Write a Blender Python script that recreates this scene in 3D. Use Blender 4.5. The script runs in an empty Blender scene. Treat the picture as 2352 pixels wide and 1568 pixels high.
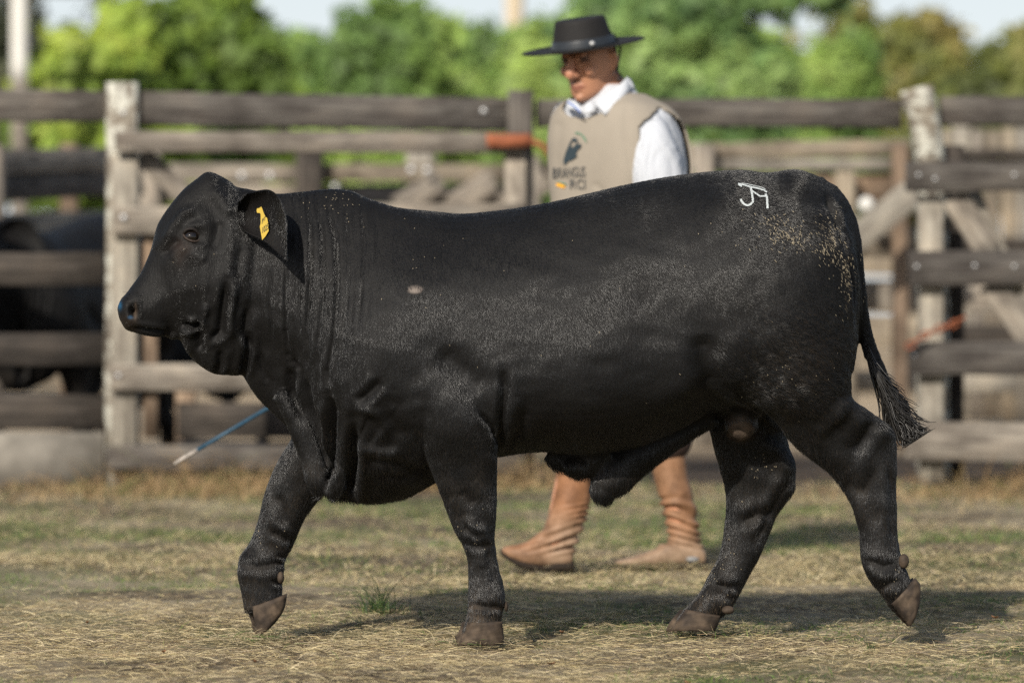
import bpy, math, random
import numpy as np
from mathutils import Vector, Matrix
from mathutils.bvhtree import BVHTree

SC = bpy.context.scene
COL = SC.collection
rng = np.random.default_rng(7)
random.seed(7)

# ------------------------------------------------------------------ camera, sky, sun, exposure
F, CX, HY, CH = 9040.0, 1176.0, 715.0, 0.83      # focal length and horizon measured in the 2352 px wide view, eye height (m)
cam_d = bpy.data.cameras.new('camera'); cam = bpy.data.objects.new('camera', cam_d); COL.objects.link(cam)
cam.location = (0, 0, CH); cam.rotation_euler = (math.radians(90), 0, 0)
cam_d.sensor_width = 36; cam_d.lens = 36 * F / 2352
cam_d.shift_y = -69 / 2352
cam_d.clip_start = 0.1; cam_d.clip_end = 3000
cam_d.dof.use_dof = True; cam_d.dof.focus_distance = 9.9
cam_d.dof.aperture_fstop = cam_d.lens / 1000 / 0.051
SC.camera = cam

SUN_EL, SUN_AZ = math.radians(32), math.radians(23)     # light travels away from the camera and to the right
w = bpy.data.worlds.new('World'); SC.world = w; w.use_nodes = True
nt = w.node_tree; nt.nodes.clear()
sky = nt.nodes.new('ShaderNodeTexSky'); sky.sky_type = 'NISHITA'; sky.sun_disc = False
sky.sun_elevation = SUN_EL; sky.sun_rotation = math.pi + SUN_AZ
sky.air_density = 1.0; sky.dust_density = 1.6; sky.ozone_density = 1.0
bg = nt.nodes.new('ShaderNodeBackground'); bg.inputs['Strength'].default_value = 0.10
# thin procedural cloud veil mixed over the blue
tc = nt.nodes.new('ShaderNodeTexCoord'); mp = nt.nodes.new('ShaderNodeMapping')
mp.inputs['Scale'].default_value = (2.2, 2.2, 6.0)
cn = nt.nodes.new('ShaderNodeTexNoise'); cn.inputs['Scale'].default_value = 2.6; cn.inputs['Detail'].default_value = 6
cr = nt.nodes.new('ShaderNodeValToRGB'); cr.color_ramp.elements[0].position = 0.50; cr.color_ramp.elements[1].position = 0.72
mx = nt.nodes.new('ShaderNodeMix'); mx.data_type = 'RGBA'
mx.inputs['B'].default_value = (8.2, 8.8, 9.2, 1)
mu = nt.nodes.new('ShaderNodeMath'); mu.operation = 'MULTIPLY'; mu.inputs[1].default_value = 0.85
out = nt.nodes.new('ShaderNodeOutputWorld')
L = nt.links.new
L(tc.outputs['Generated'], mp.inputs['Vector']); L(mp.outputs['Vector'], cn.inputs['Vector'])
L(cn.outputs['Fac'], cr.inputs['Fac']); L(cr.outputs['Color'], mu.inputs[0])
sep = nt.nodes.new('ShaderNodeSeparateXYZ'); L(tc.outputs['Generated'], sep.inputs[0])
hz = nt.nodes.new('ShaderNodeMapRange'); hz.interpolation_type = 'SMOOTHSTEP'
hz.inputs['From Min'].default_value = 0.0; hz.inputs['From Max'].default_value = 0.26; hz.inputs['To Min'].default_value = 0.95; hz.inputs['To Max'].default_value = 0.0
L(sep.outputs['Z'], hz.inputs['Value'])
mxx = nt.nodes.new('ShaderNodeMath'); mxx.operation = 'MAXIMUM'; L(mu.outputs[0], mxx.inputs[0]); L(hz.outputs[0], mxx.inputs[1])
L(mxx.outputs[0], mx.inputs['Factor']); L(sky.outputs['Color'], mx.inputs['A'])
L(mx.outputs['Result'], bg.inputs['Color']); L(bg.outputs['Background'], out.inputs['Surface'])

sd = bpy.data.lights.new('sun', 'SUN'); sd.energy = 5.0; sd.angle = math.radians(0.53); sd.color = (1.0, 0.93, 0.82)
so = bpy.data.objects.new('sun', sd); COL.objects.link(so)
ld = Vector((math.sin(SUN_AZ) * math.cos(SUN_EL), math.cos(SUN_AZ) * math.cos(SUN_EL), -math.sin(SUN_EL)))
so.rotation_euler = ld.to_track_quat('-Z', 'Y').to_euler(); so.location = (-6, -12, 10)
SC.view_settings.view_transform = 'Standard'; SC.view_settings.look = 'None'
SC.view_settings.exposure = 0.1; SC.view_settings.gamma = 1.0; SC.view_settings.use_curve_mapping = False
SC.render.engine = 'CYCLES'; SC.cycles.use_denoising = False

# ------------------------------------------------------------------ helpers
def W(px, py, D):
    return ((px - CX) / F * D, D, CH - (py - HY) / F * D)
def WV(px, py, D): return Vector(W(px, py, D))
def gD(py): return F * CH / (py - HY)               # distance at which the flat ground shows at this row

def pch(xk, yk, x):
    xk = np.asarray(xk, float); yk = np.asarray(yk, float); x = np.clip(np.asarray(x, float), xk[0], xk[-1])
    h = np.diff(xk); d = np.diff(yk) / h; n = len(xk)
    m = np.zeros(n); m[0] = d[0]; m[-1] = d[-1]
    for i in range(1, n - 1):
        if d[i-1] * d[i] > 0:
            w1 = 2*h[i] + h[i-1]; w2 = h[i] + 2*h[i-1]
            m[i] = (w1 + w2) / (w1/d[i-1] + w2/d[i])
    i = np.clip(np.searchsorted(xk, x) - 1, 0, n - 2); t = (x - xk[i]) / h[i]
    return ((1+2*t)*(1-t)**2*yk[i] + t*(1-t)**2*h[i]*m[i] + t*t*(3-2*t)*yk[i+1] + t*t*(t-1)*h[i]*m[i+1])

def mesh_np(name, V, Fc, smooth=True, mat=None):
    me = bpy.data.meshes.new(name); V = np.asarray(V, np.float32)
    if isinstance(Fc, np.ndarray):
        k = Fc.shape[1]; nf = len(Fc)
        me.vertices.add(len(V)); me.vertices.foreach_set('co', V.ravel())
        me.loops.add(nf * k); me.loops.foreach_set('vertex_index', Fc.astype(np.int32).ravel())
        me.polygons.add(nf); me.polygons.foreach_set('loop_start', np.arange(0, nf * k, k, dtype=np.int32))
        me.update(calc_edges=True); me.validate()
    else:
        me.from_pydata([tuple(v) for v in V], [], Fc); me.update()
    if smooth: me.polygons.foreach_set('use_smooth', np.ones(len(me.polygons), bool))
    if mat: me.materials.append(mat)
    return me

def set_col(me, cols, name='tint'):
    a = me.attributes.new(name, 'FLOAT_COLOR', 'POINT')
    c = np.ones((len(me.vertices), 4), np.float32); c[:, :3] = cols
    a.data.foreach_set('color', c.ravel())

def link(name, me, parent=None, loc=None):
    o = bpy.data.objects.new(name, me); COL.objects.link(o)
    if parent is not None:
        o.parent = parent
        o.matrix_parent_inverse = Matrix.Identity(4)
        if loc is None: o.location = -world_loc(parent)
        else: o.location = Vector(loc) - world_loc(parent)
    elif loc is not None: o.location = loc
    return o
def world_loc(o):
    v = Vector((0, 0, 0))
    while o: v += o.location; o = o.parent
    return v
def tag(o, label, cat, group=None, kind=None):
    if label: o['label'] = label
    if cat: o['category'] = cat
    if group: o['group'] = group
    if kind: o['kind'] = kind
    return o
def thing(name, loc, label, cat, group=None):
    o = bpy.data.objects.new(name, None); COL.objects.link(o); o.location = loc; o.empty_display_size = 0.1
    return tag(o, label, cat, group)

def loft(rings, cap=True):
    R = np.asarray(rings, float); m, n, _ = R.shape
    V = R.reshape(-1, 3); i = np.arange(m - 1)[:, None] * n; j = np.arange(n)[None, :]; j2 = (j + 1) % n
    Q = np.stack([i + j, i + j2, i + n + j2, i + n + j], -1).reshape(-1, 4)
    T = np.concatenate([Q[:, [0, 1, 2]], Q[:, [0, 2, 3]]])
    if cap:
        c0, c1 = len(V), len(V) + 1
        V = np.vstack([V, R[0].mean(0), R[-1].mean(0)])
        jj = np.arange(n); kk = (jj + 1) % n
        T = np.vstack([T, np.stack([np.full(n, c0), kk, jj], -1), np.stack([np.full(n, c1), (m-1)*n + jj, (m-1)*n + kk], -1)])
    return V, T
def merge(parts):
    Vs, Ts, o = [], [], 0
    for V, T in parts:
        Vs.append(V); Ts.append(T + o); o += len(V)
    return np.vstack(Vs), np.vstack(Ts)
def sup(n, p=2.3):
    th = np.linspace(0, 2*np.pi, n, endpoint=False); c, s = np.cos(th), np.sin(th)
    return np.sign(c)*np.abs(c)**(2/p), np.sign(s)*np.abs(s)**(2/p)
def tube(pts, rad, n=12, sub=4, flat=1.0):
    pts = np.asarray(pts, float); k = np.arange(len(pts)); t = np.linspace(0, len(pts)-1, (len(pts)-1)*sub+1)
    P = np.stack([pch(k, pts[:, a], t) for a in range(3)], -1); r = pch(k, rad, t)
    tan = np.gradient(P, axis=0); tan /= np.linalg.norm(tan, axis=1, keepdims=True) + 1e-9
    ref = np.array([0.02, 1, 0.03]) if abs(tan[:, 1]).mean() < 0.85 else np.array([1, 0.02, 0.03])
    u = np.cross(tan, ref); u /= np.linalg.norm(u, axis=1, keepdims=True) + 1e-9
    v = np.cross(tan, u)
    th = np.linspace(0, 2*np.pi, n, endpoint=False)
    return loft([P[i] + r[i]*(np.outer(np.cos(th), u[i]) + flat*np.outer(np.sin(th), v[i])) for i in range(len(P))])
def ellipsoid(c, r, n=16, R=None):
    ph = np.linspace(0.02, np.pi-0.02, n); th = np.linspace(0, 2*np.pi, n*2, endpoint=False)
    V, T = loft([np.stack([np.sin(p)*np.cos(th)*r[0], np.sin(p)*np.sin(th)*r[1], np.full_like(th, np.cos(p)*r[2])], -1) for p in ph])
    if R is not None: V = V @ np.asarray(R).T
    return V + np.asarray(c), T
def box(c, s):
    c = np.asarray(c, float); s = np.asarray(s, float) / 2
    V = np.array([[x, y, z] for x in (-1, 1) for y in (-1, 1) for z in (-1, 1)]) * s + c
    T = np.array([[0,1,3],[0,3,2],[4,6,7],[4,7,5],[0,4,5],[0,5,1],[2,3,7],[2,7,6],[0,2,6],[0,6,4],[1,5,7],[1,7,3]])
    return V, T
def remesh(V, T, vox, smooth_it=6, lam=0.5):
    me = mesh_np('tmp', V, T, False); o = bpy.data.objects.new('tmp', me); COL.objects.link(o)
    md = o.modifiers.new('r', 'REMESH'); md.mode = 'VOXEL'; md.voxel_size = vox; md.adaptivity = 0
    dg = bpy.context.evaluated_depsgraph_get(); m2 = bpy.data.meshes.new_from_object(o.evaluated_get(dg))
    bpy.data.objects.remove(o); bpy.data.meshes.remove(me)
    n = len(m2.vertices); V = np.empty(n*3, np.float32); m2.vertices.foreach_get('co', V); V = V.reshape(-1, 3).astype(float)
    q = np.empty(len(m2.loops), np.int32); m2.loops.foreach_get('vertex_index', q)
    tot = np.empty(len(m2.polygons), np.int32); m2.polygons.foreach_get('loop_total', tot)
    if (tot == 4).all(): Q = q.reshape(-1, 4)
    else:
        st = np.concatenate([[0], np.cumsum(tot)[:-1]]); Q = q[(st[:, None] + np.minimum(np.arange(4), tot[:, None]-1))]
        raise_ = None
    e = np.empty(len(m2.edges)*2, np.int32); m2.edges.foreach_get('vertices', e); e = e.reshape(-1, 2)
    bpy.data.meshes.remove(m2)
    return smooth_v(V, e, smooth_it, lam), Q, e
def smooth_v(V, e, it, lam=0.5, mask=None):
    n = len(V); a, b = e[:, 0], e[:, 1]; deg = np.bincount(a, minlength=n) + np.bincount(b, minlength=n)
    deg = np.maximum(deg, 1)[:, None]
    for k in range(it):
        S = np.stack([np.bincount(a, V[b, c], n) + np.bincount(b, V[a, c], n) for c in range(3)], -1) / deg
        l = lam if k % 2 == 0 or it < 4 else -lam * 0.9
        V = V + (S - V) * (l if mask is None else l * mask[:, None])
    return V
def normals(V, Q):
    n = np.cross(V[Q[:, 2]] - V[Q[:, 0]], V[Q[:, 3]] - V[Q[:, 1]]); N = np.zeros_like(V)
    for k in range(4):
        for c in range(3): N[:, c] += np.bincount(Q[:, k], n[:, c], len(V))
    return N / (np.linalg.norm(N, axis=1, keepdims=True) + 1e-12)
def seg_dist(P, poly):
    """distance of the 2D points to a polyline, and the position along it (0..1)"""
    best = np.full(len(P), 1e9); at = np.zeros(len(P)); n = len(poly) - 1
    for i in range(n):
        a = np.array(poly[i], float); d = np.array(poly[i+1], float) - a
        t = np.clip(((P - a) @ d) / (d @ d), 0, 1); q = np.linalg.norm(P - a - t[:, None]*d, axis=1)
        m = q < best; best[m] = q[m]; at[m] = (i + t[m]) / n
    return best, at
def vnoise(P, seed=0):
    """cheap smooth pseudo noise, -1..1"""
    r = np.random.default_rng(seed); s = 0
    for k in range(6):
        d = r.normal(size=P.shape[1]); d /= np.linalg.norm(d); s = s + np.sin(P @ d * r.uniform(0.7, 1.7) + r.uniform(0, 6.28))
    return s / 3.2
def gnoise(P, seed=0):
    return vnoise(P + 0.9*np.stack([vnoise(P*1.3, seed+100), vnoise(P*1.3, seed+200)], -1) + .35*np.stack([vnoise(P*3.7, seed+300), vnoise(P*3.7, seed+400)], -1), seed)
def smst(a, b, x):
    t = np.clip((x - a) / (b - a), 0, 1); return t*t*(3-2*t)

# ------------------------------------------------------------------ materials
def mat_new(name, rough=0.7, spec=0.5, col=(0.5, 0.5, 0.5)):
    m = bpy.data.materials.new(name); m.use_nodes = True
    b = m.node_tree.nodes['Principled BSDF']; b.inputs['Roughness'].default_value = rough
    b.inputs['Specular IOR Level'].default_value = spec; b.inputs['Base Color'].default_value = (*col, 1)
    return m, m.node_tree, b
def N(t, typ, **kw):
    n = t.nodes.new(typ)
    for k, v in kw.items():
        if k in n.inputs: n.inputs[k].default_value = v
        else: setattr(n, k, v)
    return n
def ramp(t, stops):
    r = t.nodes.new('ShaderNodeValToRGB'); e = r.color_ramp.elements
    while len(e) < len(stops): e.new(0.5)
    for i, (p, c) in enumerate(stops): e[i].position = p; e[i].color = (*c, 1) if len(c) == 3 else c
    return r
def objcoord(t, scale, rot=(0, 0, 0), src='Object'):
    c = t.nodes.new('ShaderNodeTexCoord'); m = t.nodes.new('ShaderNodeMapping')
    m.inputs['Scale'].default_value = scale; m.inputs['Rotation'].default_value = rot
    t.links.new(c.outputs[src], m.inputs['Vector']); return m
def bump(t, b, h, strength, dist=0.01):
    n = N(t, 'ShaderNodeBump', Strength=strength, Distance=dist); t.links.new(h, n.inputs['Height'])
    t.links.new(n.outputs['Normal'], b.inputs['Normal']); return n
def mixc(t, f, a, b, mode='MIX'):
    m = t.nodes.new('ShaderNodeMix'); m.data_type = 'RGBA'; m.blend_type = mode
    for s, v in (('Factor', f), ('A', a), ('B', b)):
        if isinstance(v, (int, float)): m.inputs[s].default_value = v
        elif isinstance(v, tuple): m.inputs[s].default_value = (*v, 1)
        else: t.links.new(v, m.inputs[s])
    return m.outputs['Result']

def wood(name, dark, light, lichen=0.0, rough=0.85):
    m, t, b = mat_new(name, rough, 0.25)
    g = objcoord(t, (1.6, 30, 30)); n1 = N(t, 'ShaderNodeTexNoise', Scale=1.6, Detail=9, Roughness=0.65, Distortion=0.4)
    t.links.new(g.outputs[0], n1.inputs['Vector'])
    r = ramp(t, [(0.3, tuple(x*0.35 for x in dark)), (0.43, dark), (0.6, light), (0.8, tuple(min(1, x*1.25) for x in light))])
    t.links.new(n1.outputs['Fac'], r.inputs['Fac'])
    g2 = objcoord(t, (3, 5, 5)); n2 = N(t, 'ShaderNodeTexNoise', Scale=1.3, Detail=5, Roughness=0.6)
    t.links.new(g2.outputs[0], n2.inputs['Vector'])
    r2 = ramp(t, [(0.28, (0.4, 0.38, 0.37)), (0.5, (1, 1, 1)), (0.72, (1.4, 1.36, 1.3))]); t.links.new(n2.outputs['Fac'], r2.inputs['Fac'])
    c = mixc(t, 1.0, r.outputs['Color'], r2.outputs['Color'], 'MULTIPLY')
    oi = t.nodes.new('ShaderNodeObjectInfo')
    r3 = ramp(t, [(0, (0.78, 0.76, 0.75)), (0.5, (1, 0.98, 0.95)), (1, (1.22, 1.18, 1.12))]); t.links.new(oi.outputs['Random'], r3.inputs['Fac'])
    c = mixc(t, 1.0, c, r3.outputs['Color'], 'MULTIPLY')
    if lichen:
        g3 = objcoord(t, (10, 14, 14)); n3 = N(t, 'ShaderNodeTexNoise', Scale=1.4, Detail=4, Roughness=0.6)
        t.links.new(g3.outputs[0], n3.inputs['Vector'])
        r4 = ramp(t, [(0.62 - 0.16*lichen, (0, 0, 0)), (0.66 - 0.12*lichen, (1, 1, 1))]); t.links.new(n3.outputs['Fac'], r4.inputs['Fac'])
        c = mixc(t, r4.outputs['Color'], c, (0.46, 0.45, 0.39))
    t.links.new(c, b.inputs['Base Color'])
    bump(t, b, n1.outputs['Fac'], 0.6, 0.012)
    return m
def plain(name, col, rough=0.6, spec=0.4, noise=0.0, scale=30, metal=0.0, bmp=0.0):
    m, t, b = mat_new(name, rough, spec, col); b.inputs['Metallic'].default_value = metal
    if noise:
        g = objcoord(t, (1, 1, 1)); n = N(t, 'ShaderNodeTexNoise', Scale=scale, Detail=6, Roughness=0.6)
        t.links.new(g.outputs[0], n.inputs['Vector'])
        r = ramp(t, [(0.3, tuple(c*(1-noise) for c in col)), (0.7, tuple(min(1, c*(1+noise)) for c in col))])
        t.links.new(n.outputs['Fac'], r.inputs['Fac']); t.links.new(r.outputs['Color'], b.inputs['Base Color'])
        if bmp: bump(t, b, n.outputs['Fac'], bmp, 0.004)
    return m
def tinted(name, rough=0.7, spec=0.3, trans=0.0, noise=0.25, scale=40):
    m, t, b = mat_new(name, rough, spec)
    a = N(t, 'ShaderNodeAttribute', attribute_name='tint')
    n = N(t, 'ShaderNodeTexNoise', Scale=scale, Detail=4); g = objcoord(t, (1, 1, 1)); t.links.new(g.outputs[0], n.inputs['Vector'])
    r = ramp(t, [(0.3, (1-noise,)*3), (0.7, (1+noise,)*3)]); t.links.new(n.outputs['Fac'], r.inputs['Fac'])
    c = mixc(t, 1.0, a.outputs['Color'], r.outputs['Color'], 'MULTIPLY'); t.links.new(c, b.inputs['Base Color'])
    if trans:
        tr = t.nodes.new('ShaderNodeBsdfTranslucent'); t.links.new(c, tr.inputs['Color'])
        ms = N(t, 'ShaderNodeMixShader', Fac=trans); o = t.nodes['Material Output']
        t.links.new(b.outputs[0], ms.inputs[1]); t.links.new(tr.outputs[0], ms.inputs[2]); t.links.new(ms.outputs[0], o.inputs['Surface'])
    return m

M_rail = wood('weathered_rail', (0.058, 0.051, 0.047), (0.109, 0.102, 0.094))
M_dark = wood('dark_board', (0.030, 0.026, 0.023), (0.062, 0.054, 0.048))
M_gap = wood('dark_gap', (0.012, 0.012, 0.014), (0.02, 0.02, 0.023))  # near-black, in place of dark gaps and deep shade between boards
M_grey = wood('grey_board', (0.156, 0.137, 0.118), (0.258, 0.235, 0.203))
M_pale = wood('pale_board', (0.19, 0.173, 0.149), (0.277, 0.262, 0.229))
M_post = wood('lichen_post', (0.104, 0.088, 0.073), (0.202, 0.184, 0.153), 0.9)
M_brown = wood('brown_board', (0.14, 0.10, 0.07), (0.25, 0.19, 0.14))
M_tan = wood('tan_board', (0.158, 0.131, 0.102), (0.235, 0.209, 0.165))
M_rust = plain('rusty_iron', (0.26, 0.085, 0.04), 0.8, 0.3, 0.5, 25)
M_bolt = plain('zinc_bolt', (0.42, 0.42, 0.42), 0.45, 0.5, 0, metal=0.5)
M_conc = plain('worn_concrete', (0.20, 0.182, 0.155), 0.9, 0.2, 0.35, 7, bmp=0.4)
M_leafy = tinted('leaf', 0.55, 0.35, 0.35, 0.2, 3)
M_bark = wood('bark', (0.06, 0.045, 0.035), (0.13, 0.10, 0.08))
M_straw = tinted('dry_straw', 0.6, 0.35, 0.15, 0.15, 60)
M_blade = tinted('grass_blade', 0.5, 0.35, 0.3, 0.15, 60)

def hide_mat():
    m, t, b = mat_new('black_hide', 0.5, 0.18)
    a = N(t, 'ShaderNodeAttribute', attribute_name='tint')
    g = objcoord(t, (260, 260, 42), (0, math.radians(-14), 0)); n = N(t, 'ShaderNodeTexNoise', Scale=1.0, Detail=3, Roughness=0.6)
    t.links.new(g.outputs[0], n.inputs['Vector'])
    g2 = objcoord(t, (9, 9, 6)); n2 = N(t, 'ShaderNodeTexNoise', Scale=1.0, Detail=5, Roughness=0.6); t.links.new(g2.outputs[0], n2.inputs['Vector'])
    r = ramp(t, [(0.3, (0.7, 0.68, 0.66)), (0.7, (1.35, 1.32, 1.28))]); t.links.new(n2.outputs['Fac'], r.inputs['Fac'])
    c = mixc(t, 1.0, a.outputs['Color'], r.outputs['Color'], 'MULTIPLY'); t.links.new(c, b.inputs['Base Color'])
    rr = N(t, 'ShaderNodeMapRange'); rr.inputs['To Min'].default_value = 0.5; rr.inputs['To Max'].default_value = 0.7
    t.links.new(n2.outputs['Fac'], rr.inputs['Value']); t.links.new(rr.outputs[0], b.inputs['Roughness'])
    bump(t, b, n.outputs['Fac'], 0.55, 0.004)
    return m
M_hide = hide_mat()
def hair_mat():
    m, t, b = mat_new('black_coat_hair', 0.37, 0.72, (0.006, 0.006, 0.006))
    a = N(t, 'ShaderNodeAttribute', attribute_name='tint'); t.links.new(a.outputs['Color'], b.inputs['Base Color'])
    return m
M_hair = hair_mat()
M_hoof = tinted('dusty_hoof', 0.75, 0.25, 0, 0.5, 45)
M_eye = plain('wet_eye', (0.006, 0.004, 0.003), 0.05, 0.6)

# ------------------------------------------------------------------ ground
def ground_z(X, Y):
    P = np.stack([X, Y], -1)
    return 0.010*vnoise(P*3.1, 1) + 0.006*vnoise(P*9.0, 2) + 0.003*vnoise(P*23.0, 3)
def ground():
    xs = np.concatenate([-np.geomspace(700, 4.2, 22), np.arange(-4, 4.01, 0.05), np.geomspace(4.2, 700, 22)])
    ys = np.concatenate([-np.geomspace(300, 6.2, 12), np.arange(-6, 8, 0.5), np.arange(8, 16, 0.05), np.arange(16, 24, 0.2), np.geomspace(24.3, 1500, 40)])
    X, Y = np.meshgrid(xs, ys); X = X.ravel(); Y = Y.ravel()
    Z = ground_z(X, Y) * smst(60, 20, np.abs(Y)) * smst(40, 8, np.abs(X)) - 0.012
    nx, ny = len(xs), len(ys); i = (np.arange(ny-1)[:, None]*nx + np.arange(nx-1)[None, :]).ravel()
    Q = np.stack([i, i+1, i+nx+1, i+nx], -1)
    m, t, b = mat_new('dry_ground', 0.95, 0.15)
    g = objcoord(t, (1, 1, 1))
    def nz(s, d=6, r=0.6):
        n = N(t, 'ShaderNodeTexNoise', Scale=s, Detail=d, Roughness=r); t.links.new(g.outputs[0], n.inputs['Vector']); return n.outputs['Fac']
    r1 = ramp(t, [(0.3, (0.035, 0.027, 0.02)), (0.5, (0.11, 0.086, 0.058)), (0.7, (0.27, 0.22, 0.15))]); t.links.new(nz(30), r1.inputs['Fac'])
    r2 = ramp(t, [(0.42, (0, 0, 0)), (0.62, (1, 1, 1))]); t.links.new(nz(1.1, 5), r2.inputs['Fac'])
    c = mixc(t, r2.outputs['Color'], r1.outputs['Color'], (0.31, 0.26, 0.175))
    r3 = ramp(t, [(0.5, (0, 0, 0)), (0.66, (0.75, 0.75, 0.75))]); t.links.new(nz(0.9, 6), r3.inputs['Fac'])
    c = mixc(t, r3.outputs['Color'], c, (0.075, 0.10, 0.032))
    # shade painted as a dark strip at the fence, then trampled pale earth
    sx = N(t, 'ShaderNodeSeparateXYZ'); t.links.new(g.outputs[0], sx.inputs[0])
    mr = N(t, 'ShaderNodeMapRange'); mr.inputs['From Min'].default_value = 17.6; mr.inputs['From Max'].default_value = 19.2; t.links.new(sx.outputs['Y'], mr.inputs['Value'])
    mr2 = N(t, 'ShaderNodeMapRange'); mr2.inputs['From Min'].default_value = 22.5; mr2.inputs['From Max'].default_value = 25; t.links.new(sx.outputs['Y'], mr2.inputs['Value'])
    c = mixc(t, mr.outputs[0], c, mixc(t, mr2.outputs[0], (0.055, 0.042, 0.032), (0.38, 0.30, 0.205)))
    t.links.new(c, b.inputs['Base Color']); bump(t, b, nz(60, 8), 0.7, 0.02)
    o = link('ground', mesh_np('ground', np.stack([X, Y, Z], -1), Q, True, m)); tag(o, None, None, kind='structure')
ground()

def blades(name, P, az, el, ln, wd, cols, mat, bend=0.5, segs=2):
    """ribbons: base P, azimuth, elevation, length, width; one joined mesh"""
    n = len(P); k = segs + 1
    V = np.zeros((n, k, 2, 3)); hz = np.stack([np.cos(az), np.sin(az)], -1); sd = np.stack([-np.sin(az), np.cos(az)], -1)
    roll = rng.uniform(-1, 1, n)
    for i in range(k):
        s = i / segs; e = el - bend * s * np.where(el > 0.35, 1, 0.3)
        r = ln * s
        c = P.copy(); c[:, :2] += hz * (r*np.cos(e))[:, None]; c[:, 2] += r*np.sin(e)
        ww = wd * (1 - s*0.85) / 2
        d = np.concatenate([sd * ww[:, None], (roll*ww)[:, None]], 1)
        V[:, i, 0] = c - d; V[:, i, 1] = c + d
    b = np.arange(n)[:, None]*k*2 + np.arange(segs)[None, :]*2; b = b.ravel()
    Q = np.stack([b, b+1, b+3, b+2], -1)
    me = mesh_np(name, V.reshape(-1, 3), Q, False, mat)
    set_col(me, np.repeat(cols, k*2, 0)); return me
def scatter(n, D0, D1, pad=1.3, power=2.0):
    u = rng.random(n); D = 1 / (1/D0 + u*(1/D1 - 1/D0)) if power == 2 else D0 + u*(D1-D0)
    half = 1176/F*D + pad; X = rng.uniform(-1, 1, n)*half
    return np.stack([X, D, ground_z(X, D) - 0.012], -1)
def grassland():
    P = np.vstack([scatter(250000, 8.2, 13.5), scatter(56000, 13.5, 19.5)]); n = len(P); P[:, 2] += rng.uniform(-0.003, 0.014, n)
    patch = gnoise(P[:, :2]*1.9, 11) + 0.6*gnoise(P[:, :2]*5.3, 12) + .5*gnoise(P[:, :2]*14, 13)
    gm = gnoise(P[:, :2]*1.3, 21) + 0.7*gnoise(P[:, :2]*4.1, 22)
    keep = rng.random(n) < 0.64 + 0.55*np.clip(patch, -1, 1) - .30*np.clip(gm, 0, 1); P = P[keep]; n = len(P)
    az = np.where(rng.random(n) < 0.45, rng.normal(0, 0.5, n) + np.pi*(rng.random(n) < .5), rng.uniform(0, 6.28, n)); far = P[:, 1] > 12
    el = np.abs(rng.normal(0, 0.30, n)) + np.where(far, rng.uniform(0, .7, n), 0); ln = rng.uniform(0.014, 0.062, n)*np.where(rng.random(n) < .05, 2, 1); wd = rng.uniform(0.0007, 0.0018, n)*np.where(far, 1.7, 1)
    pal = np.array([(0.54, 0.46, 0.27), (0.46, 0.385, 0.21), (0.64, 0.56, 0.36), (0.30, 0.22, 0.13), (0.16, 0.12, 0.08), (0.46, 0.39, 0.28)])
    c = pal[rng.choice(6, n, p=[.26, .20, .20, .12, .10, .12])] * rng.uniform(0.7, 1.15, (n, 1)) * np.array([1.05, 1.01, 0.96])
    o = link('dry_straw', blades('dry_straw', P, az, el, ln, wd, c, M_straw)); tag(o, 'dry straw and dead grass lying on the ground', None, kind='stuff')
    n = 220000; P = scatter(n, 8.2, 19.5)
    m = gnoise(P[:, :2]*1.3, 21) + 0.7*gnoise(P[:, :2]*4.1, 22) + 0.4*gnoise(P[:, :2]*11, 23)
    keep = rng.random(n) < np.clip(0.26 + 0.95*m + .5*np.exp(-((P[:, 1]-15.3)/1.2)**2)*np.clip(gnoise(P[:, :2]*.9, 24)+.4, 0, 1), 0.02, 1.0); P = P[keep]; n = len(P)
    az = rng.uniform(0, 6.28, n); el = rng.uniform(0.3, 1.3, n); ln = rng.uniform(0.012, 0.042, n)*np.where(P[:, 1] > 13, 1.5, 1); wd = rng.uniform(0.0012, 0.0026, n)*np.where(P[:, 1] > 13, 1.6, 1)
    pal = np.array([(0.11, 0.18, 0.045), (0.06, 0.115, 0.032), (0.17, 0.23, 0.06), (0.22, 0.22, 0.09), (0.30, 0.26, 0.13)])
    c = pal[rng.choice(5, n, p=[.28, .25, .17, .15, .15])] * rng.uniform(0.7, 1.2, (n, 1))
    c *= np.where(P[:, 1] > 11.5, 1.25, 1.0)[:, None]
    o = link('green_grass', blades('green_grass', P, az, el, ln, wd, c, M_blade)); tag(o, 'short green grass shoots between the straw', None, kind='stuff')
    # rank dry growth along the foot of the fence
    n = 26000; P = np.stack([rng.uniform(-4.4, 4.4, n), 18.95 - np.abs(rng.normal(0, 0.9, n)), np.zeros(n)], -1); P[:, 2] = -0.01
    m = gnoise(P[:, :2]*np.array([1.6, 2.0]), 31); P = P[rng.random(n) < 0.35 + 0.5*m]; n = len(P)
    m = gnoise(P[:, :2]*np.array([1.2, 1.0]), 33)
    el = rng.uniform(0.5, 1.45, n); ln = rng.uniform(0.05, 0.26, n)*(0.7+0.5*m)*np.clip(1.15-(18.95-P[:, 1])*.45, .2, 1); wd = rng.uniform(0.003, 0.007, n)
    pal = np.array([(0.36, 0.24, 0.12), (0.28, 0.18, 0.09), (0.45, 0.33, 0.17), (0.13, 0.17, 0.05)])
    c = pal[rng.choice(4, n, p=[.36, .28, .24, .12])] * rng.uniform(0.7, 1.2, (n, 1))
    o = link('dry_weeds', blades('dry_weeds', P, rng.uniform(0, 6.28, n), el, ln, wd, c, M_straw, 0.6, 3)); tag(o, 'rank brown dry grass along the foot of the fence', None, kind='stuff')
grassland()
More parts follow.
